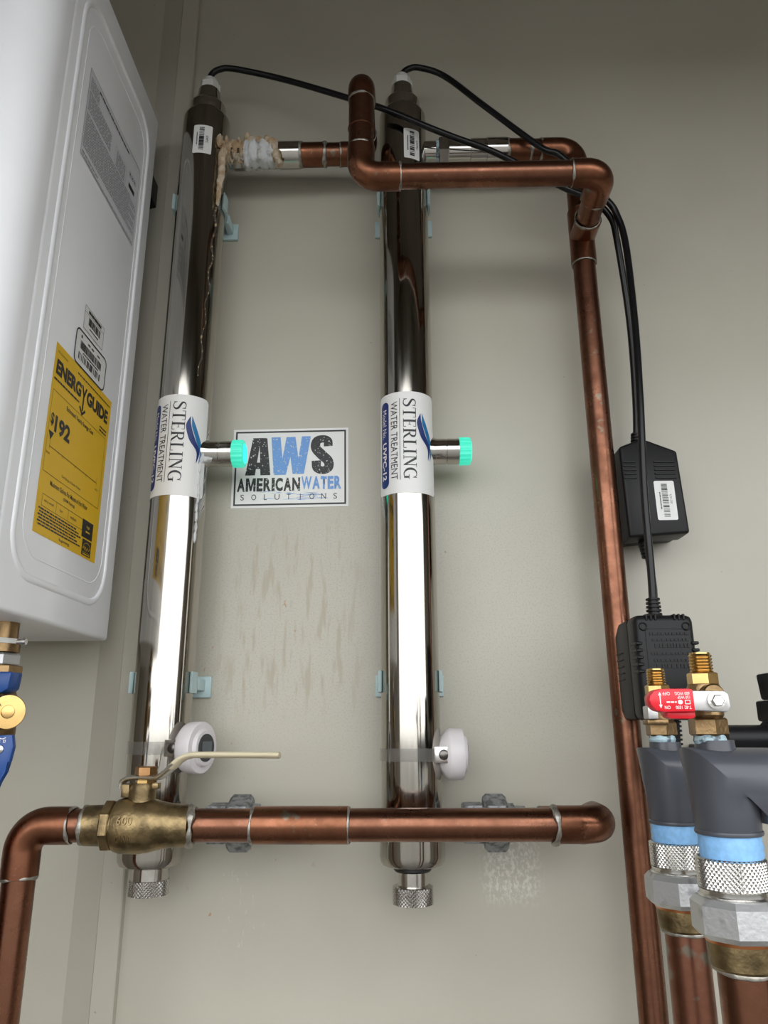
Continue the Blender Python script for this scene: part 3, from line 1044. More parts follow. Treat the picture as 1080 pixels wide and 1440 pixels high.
# ------------------------------------------------------------------ pale aqua pipe clips
def clip(x, z, h, label, upper):
    t = thing('pipe_clip', (x, 0.0, z), label, 'pipe clip', 'aqua clips holding the tubes')
    r0 = 0.0328
    for s in (-1, 1):
        prof_in, prof_out = [], []
        for k in range(10):
            a = R(20 + 88 * k / 9)       # measured from the wall side (+Y)
            prof_in.append((x + s * r0 * math.sin(a), RE + r0 * math.cos(a)))
            prof_out.append((x + s * (r0 + 0.0032) * math.sin(a), RE + (r0 + 0.0032) * math.cos(a)))
        tip = (x + s * (r0 + 0.0050) * math.sin(R(113)), RE + (r0 + 0.004) * math.cos(R(113)))
        pts = [(p[0], p[1], z - h / 2) for p in prof_in] + [(tip[0], tip[1], z - h / 2)] + [(p[0], p[1], z - h / 2) for p in prof_out[::-1]]
        obj('clip_arm', prism(pts, (0, 0, h), 0.0004, 1), 'clip', t, 40)
        add = box((x + s * 0.0290 - 0.0040, -0.030, z - h * 0.30), (x + s * 0.0290 + 0.0040, -0.004, z + h * 0.30), 0.0015)
        obj('stand_off', add, 'clip', t)
    obj('wall_foot', box((x - 0.0400, -0.0050, z - h * 0.62), (x + 0.0400, 0.0002, z + h * 0.45), 0.001), 'clip', t)
    b = lathe((x, -0.030, z), (0, 1, 0), [(0, 0.009), (0.026, 0.009)], 20)
    obj('post', b, 'clip', t)
    return t


clip(XL, 2.126, 0.024, 'pale aqua pipe clip below the lime-crusted outlet', True)
clip(XR, 2.126, 0.024, 'pale aqua pipe clip just under the upper copper pipe', True)
clip(XL, 1.498, 0.023, 'pale aqua pipe clip above the round timer with the dark screen', False)
clip(XR, 1.498, 0.023, 'pale aqua pipe clip above the round timer seen edge on', False)


# ------------------------------------------------------------------ strap-on timers
def timer(x, ang, label, zc):
    t = thing('strap_timer', (x, RE, zc - 0.027), label, 'timer', 'round timers strapped to the tubes')
    d = V((math.cos(ang), -math.sin(ang), 0))
    o = V((x, RE, zc))
    prof = [(0.0255, 0.0110), (0.0290, 0.0155), (0.0345, 0.0215), (0.0390, 0.0258), (0.0415, 0.0268), (0.0540, 0.0268), (0.0556, 0.0258), (0.0560, 0.0200)]
    obj('case', lathe(o, d, prof, 56), 'white_plastic', t, 35, label='round white plastic case')
    bz = obj('bezel', lathe(o + d * 0.0555, d, [(0, 0.0195), (0.0030, 0.0190), (0.0042, 0.0178), (0.0044, 0.0155)], 48), 'white_plastic', t, 35)
    sc = obj('display', lathe(o + d * 0.0594, d, [(0, 0.0145), (0.0012, 0.0142)], 40), 'screen', t)
    dd, a, b = frame(d)
    bm = bmesh.new()
    vs = [bm.verts.new(o + d * 0.0608 + a * (sx * 0.0085) + b * (sz * 0.0055 + 0.001)) for sx, sz in ((-1, -1), (1, -1), (1, 1), (-1, 1))]
    bm.faces.new(vs)
    r = bmesh.ops.extrude_face_region(bm, geom=bm.faces[:])
    bmesh.ops.translate(bm, vec=d * 0.0004, verts=[v for v in r['geom'] if isinstance(v, bmesh.types.BMVert)])
    obj('display_pane', bm, 'lcd', sc, 0)
    # clear strap round the tube
    bm = bmesh.new()
    seg = 64
    rows = []
    for q, z in ((0.0327, zc - 0.0065), (0.0337, zc - 0.0065), (0.0337, zc + 0.0065), (0.0327, zc + 0.0065)):
        rows.append([bm.verts.new((x + q * math.cos(2 * PI * i / seg), RE + q * math.sin(2 * PI * i / seg), z)) for i in range(seg)])
    for k in range(4):
        for i in range(seg):
            j = (i + 1) % seg
            bm.faces.new((rows[k][i], rows[k][j], rows[(k + 1) % 4][j], rows[(k + 1) % 4][i]))
    obj('strap', bm, 'strap', t, 40, label='clear plastic strap')
    # bracket with its screw, on the camera side of the case
    e = V((-d.y, d.x, 0)) * -1
    c = o + d * 0.0330 + e * 0.0215
    bm = bmesh.new()
    add_box(bm, (-0.0100, -0.0012, -0.0085), (0.0095, 0.0012, 0.0085), 0.001)
    rt = Matrix.Rotation(-ang, 4, 'Z')
    bm.transform(Matrix.Translation(c) @ rt)
    br = obj('bracket', bm, 'knurl', t)
    bm = lathe(c + e * 0.0010, e, [(0, 0.0054), (0.0012, 0.0050), (0.0022, 0.0034)], 24)
    s = obj('screw', bm, 'dark_steel', br)
    return t


timer(XL, R(20), 'white round timer with a dark screen behind the cream lever', 1.4295)
timer(XR, R(-3), 'white round timer seen edge on, strapped above the lower copper pipe', 1.4215)

# ------------------------------------------------------------------ sticker on the wall
t = thing('wall_sticker', (-0.137, 0.0, 1.716), 'white rectangular sticker with black and blue lettering on the beige wall', 'sticker')
pm = lambda off: plane_map((-0.2115, -0.0002, 1.7165), (1, 0, 0.010), (-0.012, 0, 1), off)
SW, SH = 0.1495, 0.1070
obj('sticker_sheet', add_prism(bmesh.new(), [pm(0.0)(0, 0), pm(0.0)(SW, 0), pm(0.0)(SW, SH), pm(0.0)(0, SH)], (0, -0.0004, 0)), 'label_white', t, 0)
bm = frame2(bmesh.new(), 0.0030, 0.0030, SW - 0.0030, SH - 0.0030, 0.0022)
lay(bm, 'border', 'ink', t, pm(0.0007))


def letter_poly(bm, x, y, w, h, outer, holes=()):
    for p in outer:
        poly2(bm, [(x + a * w, y + b * h) for a, b in p])


kx, ky = SW / 950.0, SH / 655.0     # measured on an enlargement of the sticker
px = lambda a: (a - 65) * kx
py = lambda b: (745 - b) * ky
bm = bmesh.new()
for P in ([(172, 478), (252, 478), (266, 372), (285, 232), (285, 165), (228, 165)], [(285, 165), (345, 165), (378, 478), (297, 478), (291, 372), (285, 232)],
          [(259, 425), (294, 425), (291, 372), (266, 372)]):
    poly2(bm, [(px(a), py(b)) for a, b in P])
lay(bm, 'initial', 'ink_worn', t, pm(0.0007))
bm = bmesh.new()
ribbon2(bm, [(px(850), py(245)), (px(845), py(200)), (px(805), py(182)), (px(755), py(200)), (px(748), py(260)), (px(800), py(320)), (px(850), py(370)), (px(852), py(425)), (px(805), py(447)), (px(758), py(425)), (px(752), py(365))],
        [72 * kx] * 2 + [62 * ky, 74 * kx, 80 * kx, 84 * kx, 80 * kx, 74 * kx, 62 * ky, 72 * kx, 76 * kx], 6)
lay(bm, 'initial', 'ink_worn', t, pm(0.0007))
bm = bmesh.new()
block_word(bm, 'AMERICAN', px(110), py(612), px(622), py(502), 0.045)
lay(bm, 'lettering', 'ink_worn', t, pm(0.0007))
bm = bmesh.new()
for i, ch in enumerate('SOLUTIONS'):
    cx = 155 + i * (908 - 155) / 8
    wdt = {'I': 6, 'L': 24, 'S': 30, 'T': 32}.get(ch, 40)
    text_into(bm, ch, px(cx - wdt / 2), py(682), px(cx + wdt / 2), py(636), 0.0)
lay(bm, 'lettering', 'ink', t, pm(0.0007))
bm = bmesh.new()
poly2(bm, [(px(a), py(b)) for a, b in ((380, 162), (455, 162), (474, 345), (505, 162), (578, 162), (606, 345), (632, 158), (705, 158), (652, 472), (560, 472), (540, 330), (505, 478), (405, 478))])
lay(bm, 'initial', 'ink_blue', t, pm(0.0009))
bm = bmesh.new()
block_word(bm, 'WATER', px(632), py(602), px(957), py(495), 0.045)
lay(bm, 'lettering', 'ink_blue', t, pm(0.0009))
bm = bmesh.new()
for k in range(26):
    a = 230 + random.random() * 520
    b = 612 + random.random() * 70
    w = random.uniform(30, 140)
    ribbon2(bm, [(px(a), py(b)), (px(a + w / 2), py(b + random.uniform(-6, 6))), (px(a + w), py(b + random.uniform(-6, 6)))], [0.0001, random.uniform(0.0004, 0.0012), 0.0001], 4)
lay(bm, 'smeared_ink', 'ink_blue', t, pm(0.0005))

# ------------------------------------------------------------------ power cords and their transformers
def strain_relief(parent, p, d, length, r=0.0075, n=6):
    bm = bmesh.new()
    add_lathe(bm, p, d, [(0, r * 0.8), (length, r * 0.62)], 20)
    for k in range(n):
        f = (k + 0.3) / n
        add_lathe(bm, V(p) + V(d).normalized() * (length * f), d, [(0, r * (1.05 - 0.15 * f)), (length / n * 0.5, r * (1.05 - 0.15 * f))], 20)
    return obj('strain_relief', bm, 'black', parent, 25)


CR = 0.0042
t = thing('power_transformer', (0.300, -0.03, 1.655), 'small black plug-in transformer with a white barcode sticker, hanging on the wall', 'transformer', 'black transformers')
cl = [(-0.2630, -0.055, 2.330), (-0.2618, -0.056, 2.3480), (-0.2500, -0.056, 2.3590), (-0.2284, -0.055, 2.3605), (-0.1549, -0.060, 2.3340), (-0.062, -0.080, 2.2787), (-0.013, -0.097, 2.2421), (0.0432, -0.100, 2.2092),
      (0.0801, -0.098, 2.1923), (0.1361, -0.092, 2.1707), (0.2186, -0.083, 2.1249), (0.254, -0.083, 2.1054), (0.2775, -0.080, 2.0799), (0.2866, -0.070, 2.0497),
      (0.2983, -0.050, 1.9478), (0.2983, -0.042, 1.8435), (0.2950, -0.038, 1.7830)]
obj('lamp_cord', sweep(smooth_path(cl, 8), CR, 16), 'black_gloss', t)
ct = [(0.2925, -0.036, 1.662), (0.2935, -0.040, 1.640), (0.2840, -0.075, 1.605), (0.2770, -0.092, 1.580), (0.2790, -0.066, 1.540), (0.2860, -0.040, 1.500), (0.2860, -0.030, 1.400), (0.2860, -0.030, 0.30)]
obj('supply_cord', sweep(smooth_path(ct, 8), 0.0038, 14), 'black_gloss', t)
pts = [(0.2662, 1.7715), (0.2880, 1.7800), (0.3000, 1.7800), (0.3345, 1.7655), (0.3385, 1.6640), (0.2680, 1.6590)]
bm = prism([(p[0], -0.060, p[1]) for p in pts], (0, 0.036, 0), 0.0035, 3)
obj('case', bm, 'black', t, 35)
bm = prism([(0.2670, -0.026, 1.768), (0.3335, -0.026, 1.762), (0.3370, -0.026, 1.667), (0.2690, -0.026, 1.661)], (0, 0.0262, 0), 0.003, 2)
obj('back_shell', bm, 'black', t, 35)
for k in range(5):
    z = 1.7505 - 0.0050 * k
    obj('vent_rib', box((0.2690, -0.0612, z), (0.2835, -0.0590, z + 0.0022), 0.0004, 1), 'black', t)
    obj('vent_rib', box((0.3050, -0.0612, z), (0.3300, -0.0590, z + 0.0022), 0.0004, 1), 'black', t)
pm2 = lambda off: plane_map((0.3028, -0.060, 1.6795), (1, 0, 0.006), (-0.012, 0, 1), off)
lb = lay(poly2(bmesh.new(), rrpts(0, 0, 0.0235, 0.0480, 0.002)), 'barcode_sticker', 'label_white', t, pm2(0.0003))
bm = bmesh.new()
for k in range(22):
    rect2(bm, 0.0080, 0.0040 + k * 0.0019, 0.0150, 0.0040 + k * 0.0019 + random.choice((0.0005, 0.0008, 0.0013)))
for k in range(12):
    rect2(bm, 0.0050, 0.0130 + k * 0.0018, 0.0063, 0.0143 + k * 0.0018)
bq = text_into(bmesh.new(), 'UV-20', -0.0310, 0.0168, -0.0200, 0.0192, 0.0)
for v in bq.verts:
    v.co = V((v.co.y, -v.co.x, 0))
mq = bpy.data.meshes.new('print')
bq.to_mesh(mq); bq.free()
bm.from_mesh(mq)
bpy.data.meshes.remove(mq)
lay(bm, 'bars', 'ink', lb, pm2(0.0006))
strain_relief(t, (0.2945, -0.038, 1.7770), (0.05, 0, 1), 0.020, 0.0070, 5)
strain_relief(t, (0.2920, -0.036, 1.6610), (0.05, -0.15, -1), 0.022, 0.0070, 5)

t = thing('power_transformer', (0.265, -0.11, 1.455), 'large black plug-in transformer resting against the copper riser, behind the red lever', 'transformer', 'black transformers')
cr = [(0.0120, -0.055, 2.330), (0.0130, -0.056, 2.3440), (0.0220, -0.056, 2.3530), (0.0375, -0.055, 2.3557), (0.0727, -0.056, 2.3385), (0.1237, -0.072, 2.2696), (0.1928, -0.088, 2.1842), (0.2193, -0.092, 2.1643),
      (0.2692, -0.092, 2.0992), (0.2830, -0.090, 2.0744), (0.2900, -0.090, 2.0299), (0.2870, -0.100, 1.9182), (0.2795, -0.110, 1.8112),
      (0.2723, -0.112, 1.6998), (0.2705, -0.112, 1.6116), (0.2690, -0.112, 1.5750)]
obj('lamp_cord', sweep(smooth_path(cr, 8), CR, 16), 'black_gloss', t)
XA0, XA1, ZA0, ZA1 = 0.2350, 0.2945, 1.4550, 1.5570
bm = prism([(XA0, -0.150, ZA0), (XA1, -0.150, ZA0), (XA1, -0.150, ZA1), (XA0, -0.150, ZA1)], (0, 0.030, 0), 0.007, 4)
obj('front_shell', bm, 'black', t, 35)
bm = prism([(XA0 + 0.001, -0.122, ZA0 + 0.001), (XA0 + 0.001, -0.122, ZA1 - 0.001), (XA0 + 0.001, -0.090, ZA1 - 0.002), (XA0 + 0.001, -0.074, ZA1 - 0.014), (XA0 + 0.001, -0.074, ZA0 + 0.010), (XA0 + 0.001, -0.084, ZA0 + 0.001)],
           (XA1 - XA0 - 0.002, 0, 0), 0.003, 3)
obj('back_shell', bm, 'black', t, 35)
for k in range(5):
    z = 1.5270 - 0.0068 * k
    obj('vent_slot', box((XA0 - 0.0006, -0.1512, z), (XA0 + 0.0060, -0.1320, z + 0.0030), 0.0008, 1), 'black', t)
    obj('vent_slot', box((XA1 - 0.0050, -0.1512, z), (XA1 + 0.0022, -0.1320, z + 0.0030), 0.0008, 1), 'black', t)
    obj('side_rib', box((XA0 - 0.0006, -0.100, z - 0.004), (XA0 + 0.002, -0.0795, z - 0.0032)), 'black', t)
for k in range(3):
    for xx in (0.2465, 0.2745):
        obj('vent_slot', box((xx + 0.0045 * k, -0.1508, ZA1 - 0.0060), (xx + 0.0045 * k + 0.0022, -0.130, ZA1 + 0.0004), 0.0006, 1), 'black', t)
for xx in (XA0 + 0.0085, XA1 - 0.0085):
    obj('screw_hole', lathe((xx, -0.1498, ZA1 - 0.0120), (0, -1, 0), [(0, 0.0044), (0.0014, 0.0040), (0.0016, 0.0036), (0.0014, 0.0030), (0.0004, 0.0029)], 20), 'black', t)
bm = bmesh.new()
for k, z in enumerate((1.5365, 1.5305, 1.5240, 1.5170, 1.5105, 1.5040)):
    x = 0.2490 + 0.002 * (k % 3)
    while x < 0.2855:
        w = random.uniform(0.0016, 0.0042)
        add_box(bm, (x, -0.1507, z), (x + w, -0.1498, z + (0.0040 if k in (2, 5) else 0.0024)))
        x += w + 0.0010
obj('moulded_marking', bm, 'black', t, 0)
fr = bmesh.new()
for lo, hi in (((0.2450, -0.1507, 1.5425), (0.2890, -0.1498, 1.5430)), ((0.2450, -0.1507, 1.4980), (0.2455, -0.1498, 1.5430))):
    add_box(fr, lo, hi)
obj('moulded_frame', fr, 'black', t, 0)
strain_relief(t, (0.2690, -0.112, 1.5560), (0, 0, 1), 0.024, 0.0078, 6)
strain_relief(t, (0.2770, -0.112, 1.4560), (0, 0, -1), 0.030, 0.0070, 7)
obj('supply_cord', sweep(smooth_path([(0.2770, -0.112, 1.440), (0.2775, -0.112, 1.40), (0.2790, -0.110, 1.30), (0.280, -0.10, 0.9), (0.280, -0.08, 0.3)], 6), 0.0038, 14), 'black_gloss', t)

# ------------------------------------------------------------------ white tankless water heater
HX, HY0, HY1, HZ0, HZ1 = -0.333, -0.3040, -0.048, 1.5455, 2.275
HW = 0.35
t = thing('water_heater', (HX - HW / 2, -0.17, HZ0), 'white tankless water heater with a yellow energy label on its side', 'water heater')
obj('case', box((HX - HW, HY0, HZ0), (HX, HY1, HZ1), 0.004, 3), 'white_enamel', t, 35)
obj('mounting_bracket', box((HX - HW + 0.03, HY1 - 0.002, 2.166), (HX - 0.009, 0.0, 2.203), 0.001), 'black', t)
obj('mounting_bracket', box((HX - HW + 0.03, HY1 - 0.002, 1.60), (HX - 0.03, 0.0, 1.63), 0.001), 'galv_clean', t)
# front cover: rounded corners, swept vertically
prof = []
y0 = HY0 - 0.0015
for k in range(11):
    a = R(90 * k / 10)
    prof.append((HX - 0.040 + 0.040 * math.cos(a), y0 - 0.012 - 0.034 * math.sin(a)))
for k in range(11):
    a = R(90 + 90 * k / 10)
    prof.append((HX - HW + 0.040 + 0.040 * math.cos(a), y0 - 0.012 - 0.034 * math.sin(a)))
prof = [(HX, y0)] + prof + [(HX - HW, y0)]
obj('front_cover', prism([(p[0], p[1], HZ0 + 0.001) for p in prof], (0, 0, HZ1 - HZ0 - 0.002)), 'white_enamel', t, 25)
obj('seam', box((HX - HW + 0.002, y0 - 0.0005, HZ0 + 0.003), (HX - 0.002, HY0 + 0.004, HZ1 - 0.003)), 'white_enamel', t)
# raised bead pressed into the side panel
o3 = lambda y, z, off=0.0: V((HX + off, y, z))


def bead(y0, y1, z0, z1, r, w, mat='white_enamel', name='pressed_bead'):
    P = [V((HX, p[0], p[1])) for p in rrpts(y0, z0, y1, z1, r, 10)]
    n = len(P)
    bm = bmesh.new()
    rows = []
    for i in range(n):
        tg = (P[(i + 1) % n] - P[i - 1]).normalized()
        nn = tg.cross(V((1, 0, 0))).normalized()
        rows.append([bm.verts.new(P[i] + nn * (w * math.cos(a)) + V((w * 0.55 * math.sin(a), 0, 0))) for a in [PI * k / 6 for k in range(7)]])
    for i in range(n):
        j = (i + 1) % n
        for k in range(6):
            bm.faces.new((rows[i][k], rows[i][k + 1], rows[j][k + 1], rows[j][k]))
    obj(name, bm, mat, t, 60)


bead(-0.2835, -0.0760, 1.5800, 2.2330, 0.040, 0.0038)
bead(-0.2685, -0.0880, 1.6000, 2.2120, 0.032, 0.0009, 'white_enamel')

hm = lambda off: plane_map((HX, 0, 0), (0, 1, 0), (0, 0, 1), off)      # x = world y, y = world z
# instruction plate
wl = lay(rect2(bmesh.new(), -0.2560, 2.0360, -0.0970, 2.1490), 'instruction_label', 'label_side', t, hm(0.0004))
lay(frame2(bmesh.new(), -0.2560, 2.0360, -0.0970, 2.1490, 0.0006), 'label_border', 'ink_grey', wl, hm(0.0007))
bm = bmesh.new()
for k in range(6):
    dashes(bm, -0.2520, -0.2280, 2.1390 - k * 0.0028, 0.0013, 0.002, 0.008)
for k in range(9):
    dashes(bm, -0.2520, -0.1880, 2.1200 - k * 0.0028, 0.0014, 0.003, 0.010)
for k in range(8):
    dashes(bm, -0.1700, -0.1420, 2.1150 - k * 0.0028, 0.0013, 0.003, 0.010)
for k in range(15):
    dashes(bm, -0.2530, -0.1000 - 0.02 * (k % 4 == 0), 2.0905 - k * 0.0030, 0.0015, 0.003, 0.014)
dashes(bm, -0.2530, -0.2100, 2.0410, 0.0022, 0.003, 0.012)
dashes(bm, -0.2530, -0.1000, 2.0380, 0.0010, 0.003, 0.012)
frame2(bm, -0.1740, 2.0950, -0.1380, 2.1200, 0.0003)
lay(bm, 'fine_print', 'ink_grey', wl, hm(0.0007))['kind'] = 'stuff'
bm = bmesh.new()
dashes(bm, -0.2300, -0.1350, 2.1405, 0.0026, 0.003, 0.010)
lay(rect2(bmesh.new(), -0.1280, 2.1000, -0.1080, 2.1065), 'black_bar', 'ink', wl, hm(0.0007))
lay(bm, 'heading_bars', 'ink', wl, hm(0.0007))
bm = bmesh.new()
for y in (-0.126, -0.118, -0.110):
    frame2(bm, y - 0.0034, 2.1160, y + 0.0034, 2.1228, 0.0004, 0.0032)
    rect2(bm, y - 0.0010, 2.1178, y + 0.0010, 2.1210)
lay(bm, 'approval_marks', 'ink', wl, hm(0.0007))
# two barcode stickers
a1 = lay(rect2(bmesh.new(), -0.2020, 1.8590, -0.1488, 1.8880), 'barcode_sticker', 'label_white', t, hm(0.0004))
bm = frame2(bmesh.new(), -0.2010, 1.8600, -0.1498, 1.8872, 0.0004)
rect2(bm, -0.2010, 1.8798, -0.1498, 1.8802)
dashes(bm, -0.1920, -0.1580, 1.8818, 0.0036, 0.002, 0.006, 0.0006)
barcode(bm, -0.1900, 1.8690, -0.1580, 1.8780, 22)
dashes(bm, -0.1860, -0.1620, 1.8650, 0.0016, 0.001, 0.003, 0.0006)
lay(bm, 'bars', 'ink', a1, hm(0.0007))
a2 = lay(poly2(bmesh.new(), rrpts(-0.2150, 1.8145, -0.1340, 1.8550, 0.008)), 'barcode_sticker', 'label_white', t, hm(0.0006))
lay(frame2(bmesh.new(), -0.2150, 1.8145, -0.1340, 1.8550, 0.0018, 0.008), 'label_border', 'ink', a2, hm(0.0009))
bm = barcode(bmesh.new(), -0.2030, 1.8345, -0.1480, 1.8435, 34)
barcode(bm, -0.2050, 1.8215, -0.1480, 1.8295, 16)
dashes(bm, -0.1950, -0.1550, 1.8312, 0.0018, 0.001, 0.003, 0.0006)
rect2(bm, -0.2030, 1.8465, -0.2000, 1.8500)
for q in (-0.1850, -0.1760, -0.1600):
    dashes(bm, q, q + 0.006, 1.8465, 0.0022, 0.001, 0.003, 0.0005)
lay(bm, 'bars', 'ink', a2, hm(0.0009))
# yellow energy label
YL, YR_, YB, YT = -0.2510, -0.1080, 1.6230, 1.8150
el = lay(rect2(bmesh.new(), YL, YB, YR_, YT), 'energy_label', 'yellow', t, hm(0.0004), None, 'yellow energy guide label')
bm = bmesh.new()
text_into(bm, 'ENERG', -0.2462, 1.7835, -0.1880, 1.7995, 0.05)
text_into(bm, 'GUIDE', -0.1735, 1.7835, -0.1155, 1.7995, 0.05)
# the Y whose tail is a downward arrow
poly2(bm, [(-0.1878, 1.7995), (-0.1845, 1.7995), (-0.1790, 1.7890), (-0.1825, 1.7890)])
poly2(bm, [(-0.1770, 1.7995), (-0.1738, 1.7995), (-0.1790, 1.7880), (-0.1822, 1.7890)])
rect2(bm, -0.1822, 1.7720, -0.1792, 1.7895)
poly2(bm, [(-0.1890, 1.7735), (-0.1868, 1.7755), (-0.1807, 1.7700), (-0.1807, 1.7665)])
poly2(bm, [(-0.1724, 1.7735), (-0.1746, 1.7755), (-0.1807, 1.7700), (-0.1807, 1.7665)])
lay(bm, 'headline', 'ink', el, hm(0.0007))
bm = bmesh.new()
text_into(bm, '$', -0.2440, 1.7300, -0.2375, 1.7440, 0.03)
text_into(bm, '192', -0.2350, 1.7260, -0.2010, 1.7440, 0.04)
poly2(bm, [(-0.2455, 1.7245), (-0.2345, 1.7245), (-0.2400, 1.7160)])
lay(bm, 'price', 'ink', el, hm(0.0007))
bm = bmesh.new()
text_into(bm, 'Estimated Yearly Energy Cost', -0.2150, 1.7560, -0.1480, 1.7622, 0.015)
text_into(bm, 'U.S. Government', -0.2465, 1.8060, -0.2240, 1.8085, 0.0)
dashes(bm, -0.2000, -0.1130, 1.8060, 0.0016, 0.002, 0.006, 0.0008)
dashes(bm, -0.2480, -0.1900, 1.7770, 0.0020, 0.002, 0.008, 0.0008)
dashes(bm, -0.1340, -0.1150, 1.7735, 0.0018, 0.002, 0.006, 0.0008)
dashes(bm, -0.1340, -0.1150, 1.7695, 0.0018, 0.002, 0.006, 0.0008)
text_into(bm, 'Cost Range of Similar Models', -0.2080, 1.6880, -0.1640, 1.6915, 0.0)
text_into(bm, 'Maximum Gallons Per Minute of Hot Water', -0.2290, 1.6735, -0.1420, 1.6785, 0.01)
text_into(bm, '(GPM Rating)', -0.1990, 1.6665, -0.1720, 1.6705, 0.01)
for a, b_, s in ((-0.2370, -0.2170, 'very small'), (-0.2035, -0.1970, 'low'), (-0.1790, -0.1650, 'medium')):
    text_into(bm, s, a, 1.6545, b_, 1.6580, 0.0)
text_into(bm, '$160', -0.2450, 1.7010, -0.2380, 1.7035, 0.0)
text_into(bm, '$220', -0.1285, 1.7010, -0.1215, 1.7035, 0.0)
for k in range(6):
    dashes(bm, -0.2455 + (0.002 if k % 2 else 0), -0.1560 + 0.006 * (k % 3 - 1), 1.6465 - 0.0030 * k, 0.0016, 0.002, 0.008, 0.0009)
text_into(bm, 'ftc.gov/energy', -0.1980, 1.6255, -0.1740, 1.6295, 0.01)
lay(bm, 'fine_print', 'ink', el, hm(0.0007))['kind'] = 'stuff'
bm = frame2(bmesh.new(), -0.2470, 1.6830, -0.1150, 1.7665, 0.0004)
rect2(bm, -0.2400, 1.7095, -0.1265, 1.7101)
for q in (-0.2400, -0.2110, -0.1820, -0.1540, -0.1265):
    rect2(bm, q - 0.0002, 1.7070, q + 0.0002, 1.7160 if q in (-0.24, -0.1265) else 1.7098)
frame2(bm, -0.2410, 1.6500, -0.1490, 1.6620, 0.0004)
rect2(bm, -0.2115, 1.6500, -0.2111, 1.6620)
rect2(bm, -0.1845, 1.6500, -0.1841, 1.6620)
lay(bm, 'rules', 'ink', el, hm(0.0007))
bm = rect2(bmesh.new(), -0.1490, 1.6440, -0.1220, 1.6630)
rect2(bm, -0.1450, 1.6255, -0.1220, 1.6425)
lay(bm, 'black_box', 'ink', el, hm(0.0007))
bm = bmesh.new()
text_into(bm, 'high', -0.1390, 1.6540, -0.1310, 1.6580, 0.01)
dashes(bm, -0.1400, -0.1300, 1.6500, 0.0018, 0.002, 0.004, 0.0006)
ribbon2(bm, [(-0.1435, 1.6325), (-0.1400, 1.6375), (-0.1330, 1.6395), (-0.1260, 1.6370), (-0.1230, 1.6325)], [0.0005] * 5, 5)
ribbon2(bm, [(-0.1425, 1.6320), (-0.1400, 1.6350), (-0.1385, 1.6315), (-0.1360, 1.6350), (-0.1340, 1.6310), (-0.1310, 1.6345), (-0.1280, 1.6320), (-0.1245, 1.6360)], [0.0007] * 8, 4)
rect2(bm, -0.1440, 1.6288, -0.1230, 1.6291)
dashes(bm, -0.1425, -0.1245, 1.6265, 0.0012, 0.002, 0.005, 0.0005)
lay(bm, 'box_print', 'yellow', el, hm(0.0010))

# ------------------------------------------------------------------ service valve under the heater
VX, VY = -0.3720, -0.2050
t = thing('service_valve', (VX, VY, 0.0), 'brass service valve with blue levers hanging under the white heater', 'valve')
obj('inlet_nipple', lathe((VX, VY, 1.5180), (0, 0, 1), [(0, 0.0175), (0.010, 0.0175), (0.0105, 0.0145), (0.040, 0.0145)], 32), 'brass_bronze', t, 30)
cb = lathe((VX, VY, 1.5255), (0, 0, 1), [(0, 0.0185), (0.0045, 0.0185)], 32)
cl_ = obj('bonding_clamp', cb, 'nut_white', t)
bm = lathe((VX + 0.017, VY - 0.004, 1.5275), (1, 0, 0), [(0, 0.0022), (0.006, 0.0022), (0.0065, 0.0034), (0.009, 0.0030)], 16)
obj('clamp_screw', bm, 'zinc', cl_)
obj('union_nut', add_hex(bmesh.new(), (VX, VY, 1.5050), (0, 0, 1), 0.0190, 0.0120, 0.002, R(10)), 'galv_clean', t, 20)
obj('hex_shoulder', add_hex(bmesh.new(), (VX, VY, 1.4955), (0, 0, 1), 0.0215, 0.0105, 0.001, R(25)), 'brass_bronze', t, 20)
obj('valve_body', lathe((VX, VY, 1.4150), (0, 0, 1), [(0, 0.0150), (0.015, 0.0160), (0.030, 0.0225), (0.055, 0.0225), (0.070, 0.0180), (0.082, 0.0170)], 36), 'brass_bronze', t)
bl = prism([(VX - 0.03, VY - 0.029, 1.4985), (VX + 0.0290, VY - 0.029, 1.4985), (VX + 0.0275, VY - 0.029, 1.4835), (VX + 0.022, VY - 0.029, 1.4800), (VX - 0.03, VY - 0.029, 1.4810)], (0, 0.022, 0), 0.002, 2)
lv = obj('lever', bl, 'blue_handle', t, label='blue coated lever')
obj('lever_boss', lathe((VX + 0.006, VY - 0.030, 1.4815), (0, 0, 1), [(0, 0.0085), (0.009, 0.0085)], 24), 'blue_handle', lv)
dcap = V((0.62, -0.78, 0.0)).normalized()
cc = V((VX + 0.030, VY - 0.028, 1.4640))
obj('drain_outlet', lathe(cc - dcap * 0.040, dcap, [(0, 0.0130), (0.034, 0.0130)], 28), 'brass_bronze', t)
dc = obj('drain_cap', lathe(cc - dcap * 0.012, dcap, [(0, 0.0140), (0.001, 0.0150), (0.0105, 0.0150), (0.012, 0.0142), (0.0122, 0.0058), (0.0138, 0.0054), (0.0140, 0.0045)], 48), 'brass_clean', t, 25, label='round brass drain cap')
obj('cap_strap', sweep(smooth_path([cc + dcap * 0.001 + V((-0.0055, 0, 0.003)), cc + dcap * 0.0012 + V((-0.012, -0.004, 0.011)), cc + V((-0.030, 0.0, 0.022)), cc + V((-0.045, 0.01, 0.024))], 5), 0.0016, 10, flat=(1.6, 0.7)), 'brass_clean', dc)
obj('outlet_pipe', lathe((VX, VY, 0.0), (0, 0, 1), [(0, 0.0143), (1.42, 0.0143)], 32), 'copper', t)
VL = VX + 0.0165
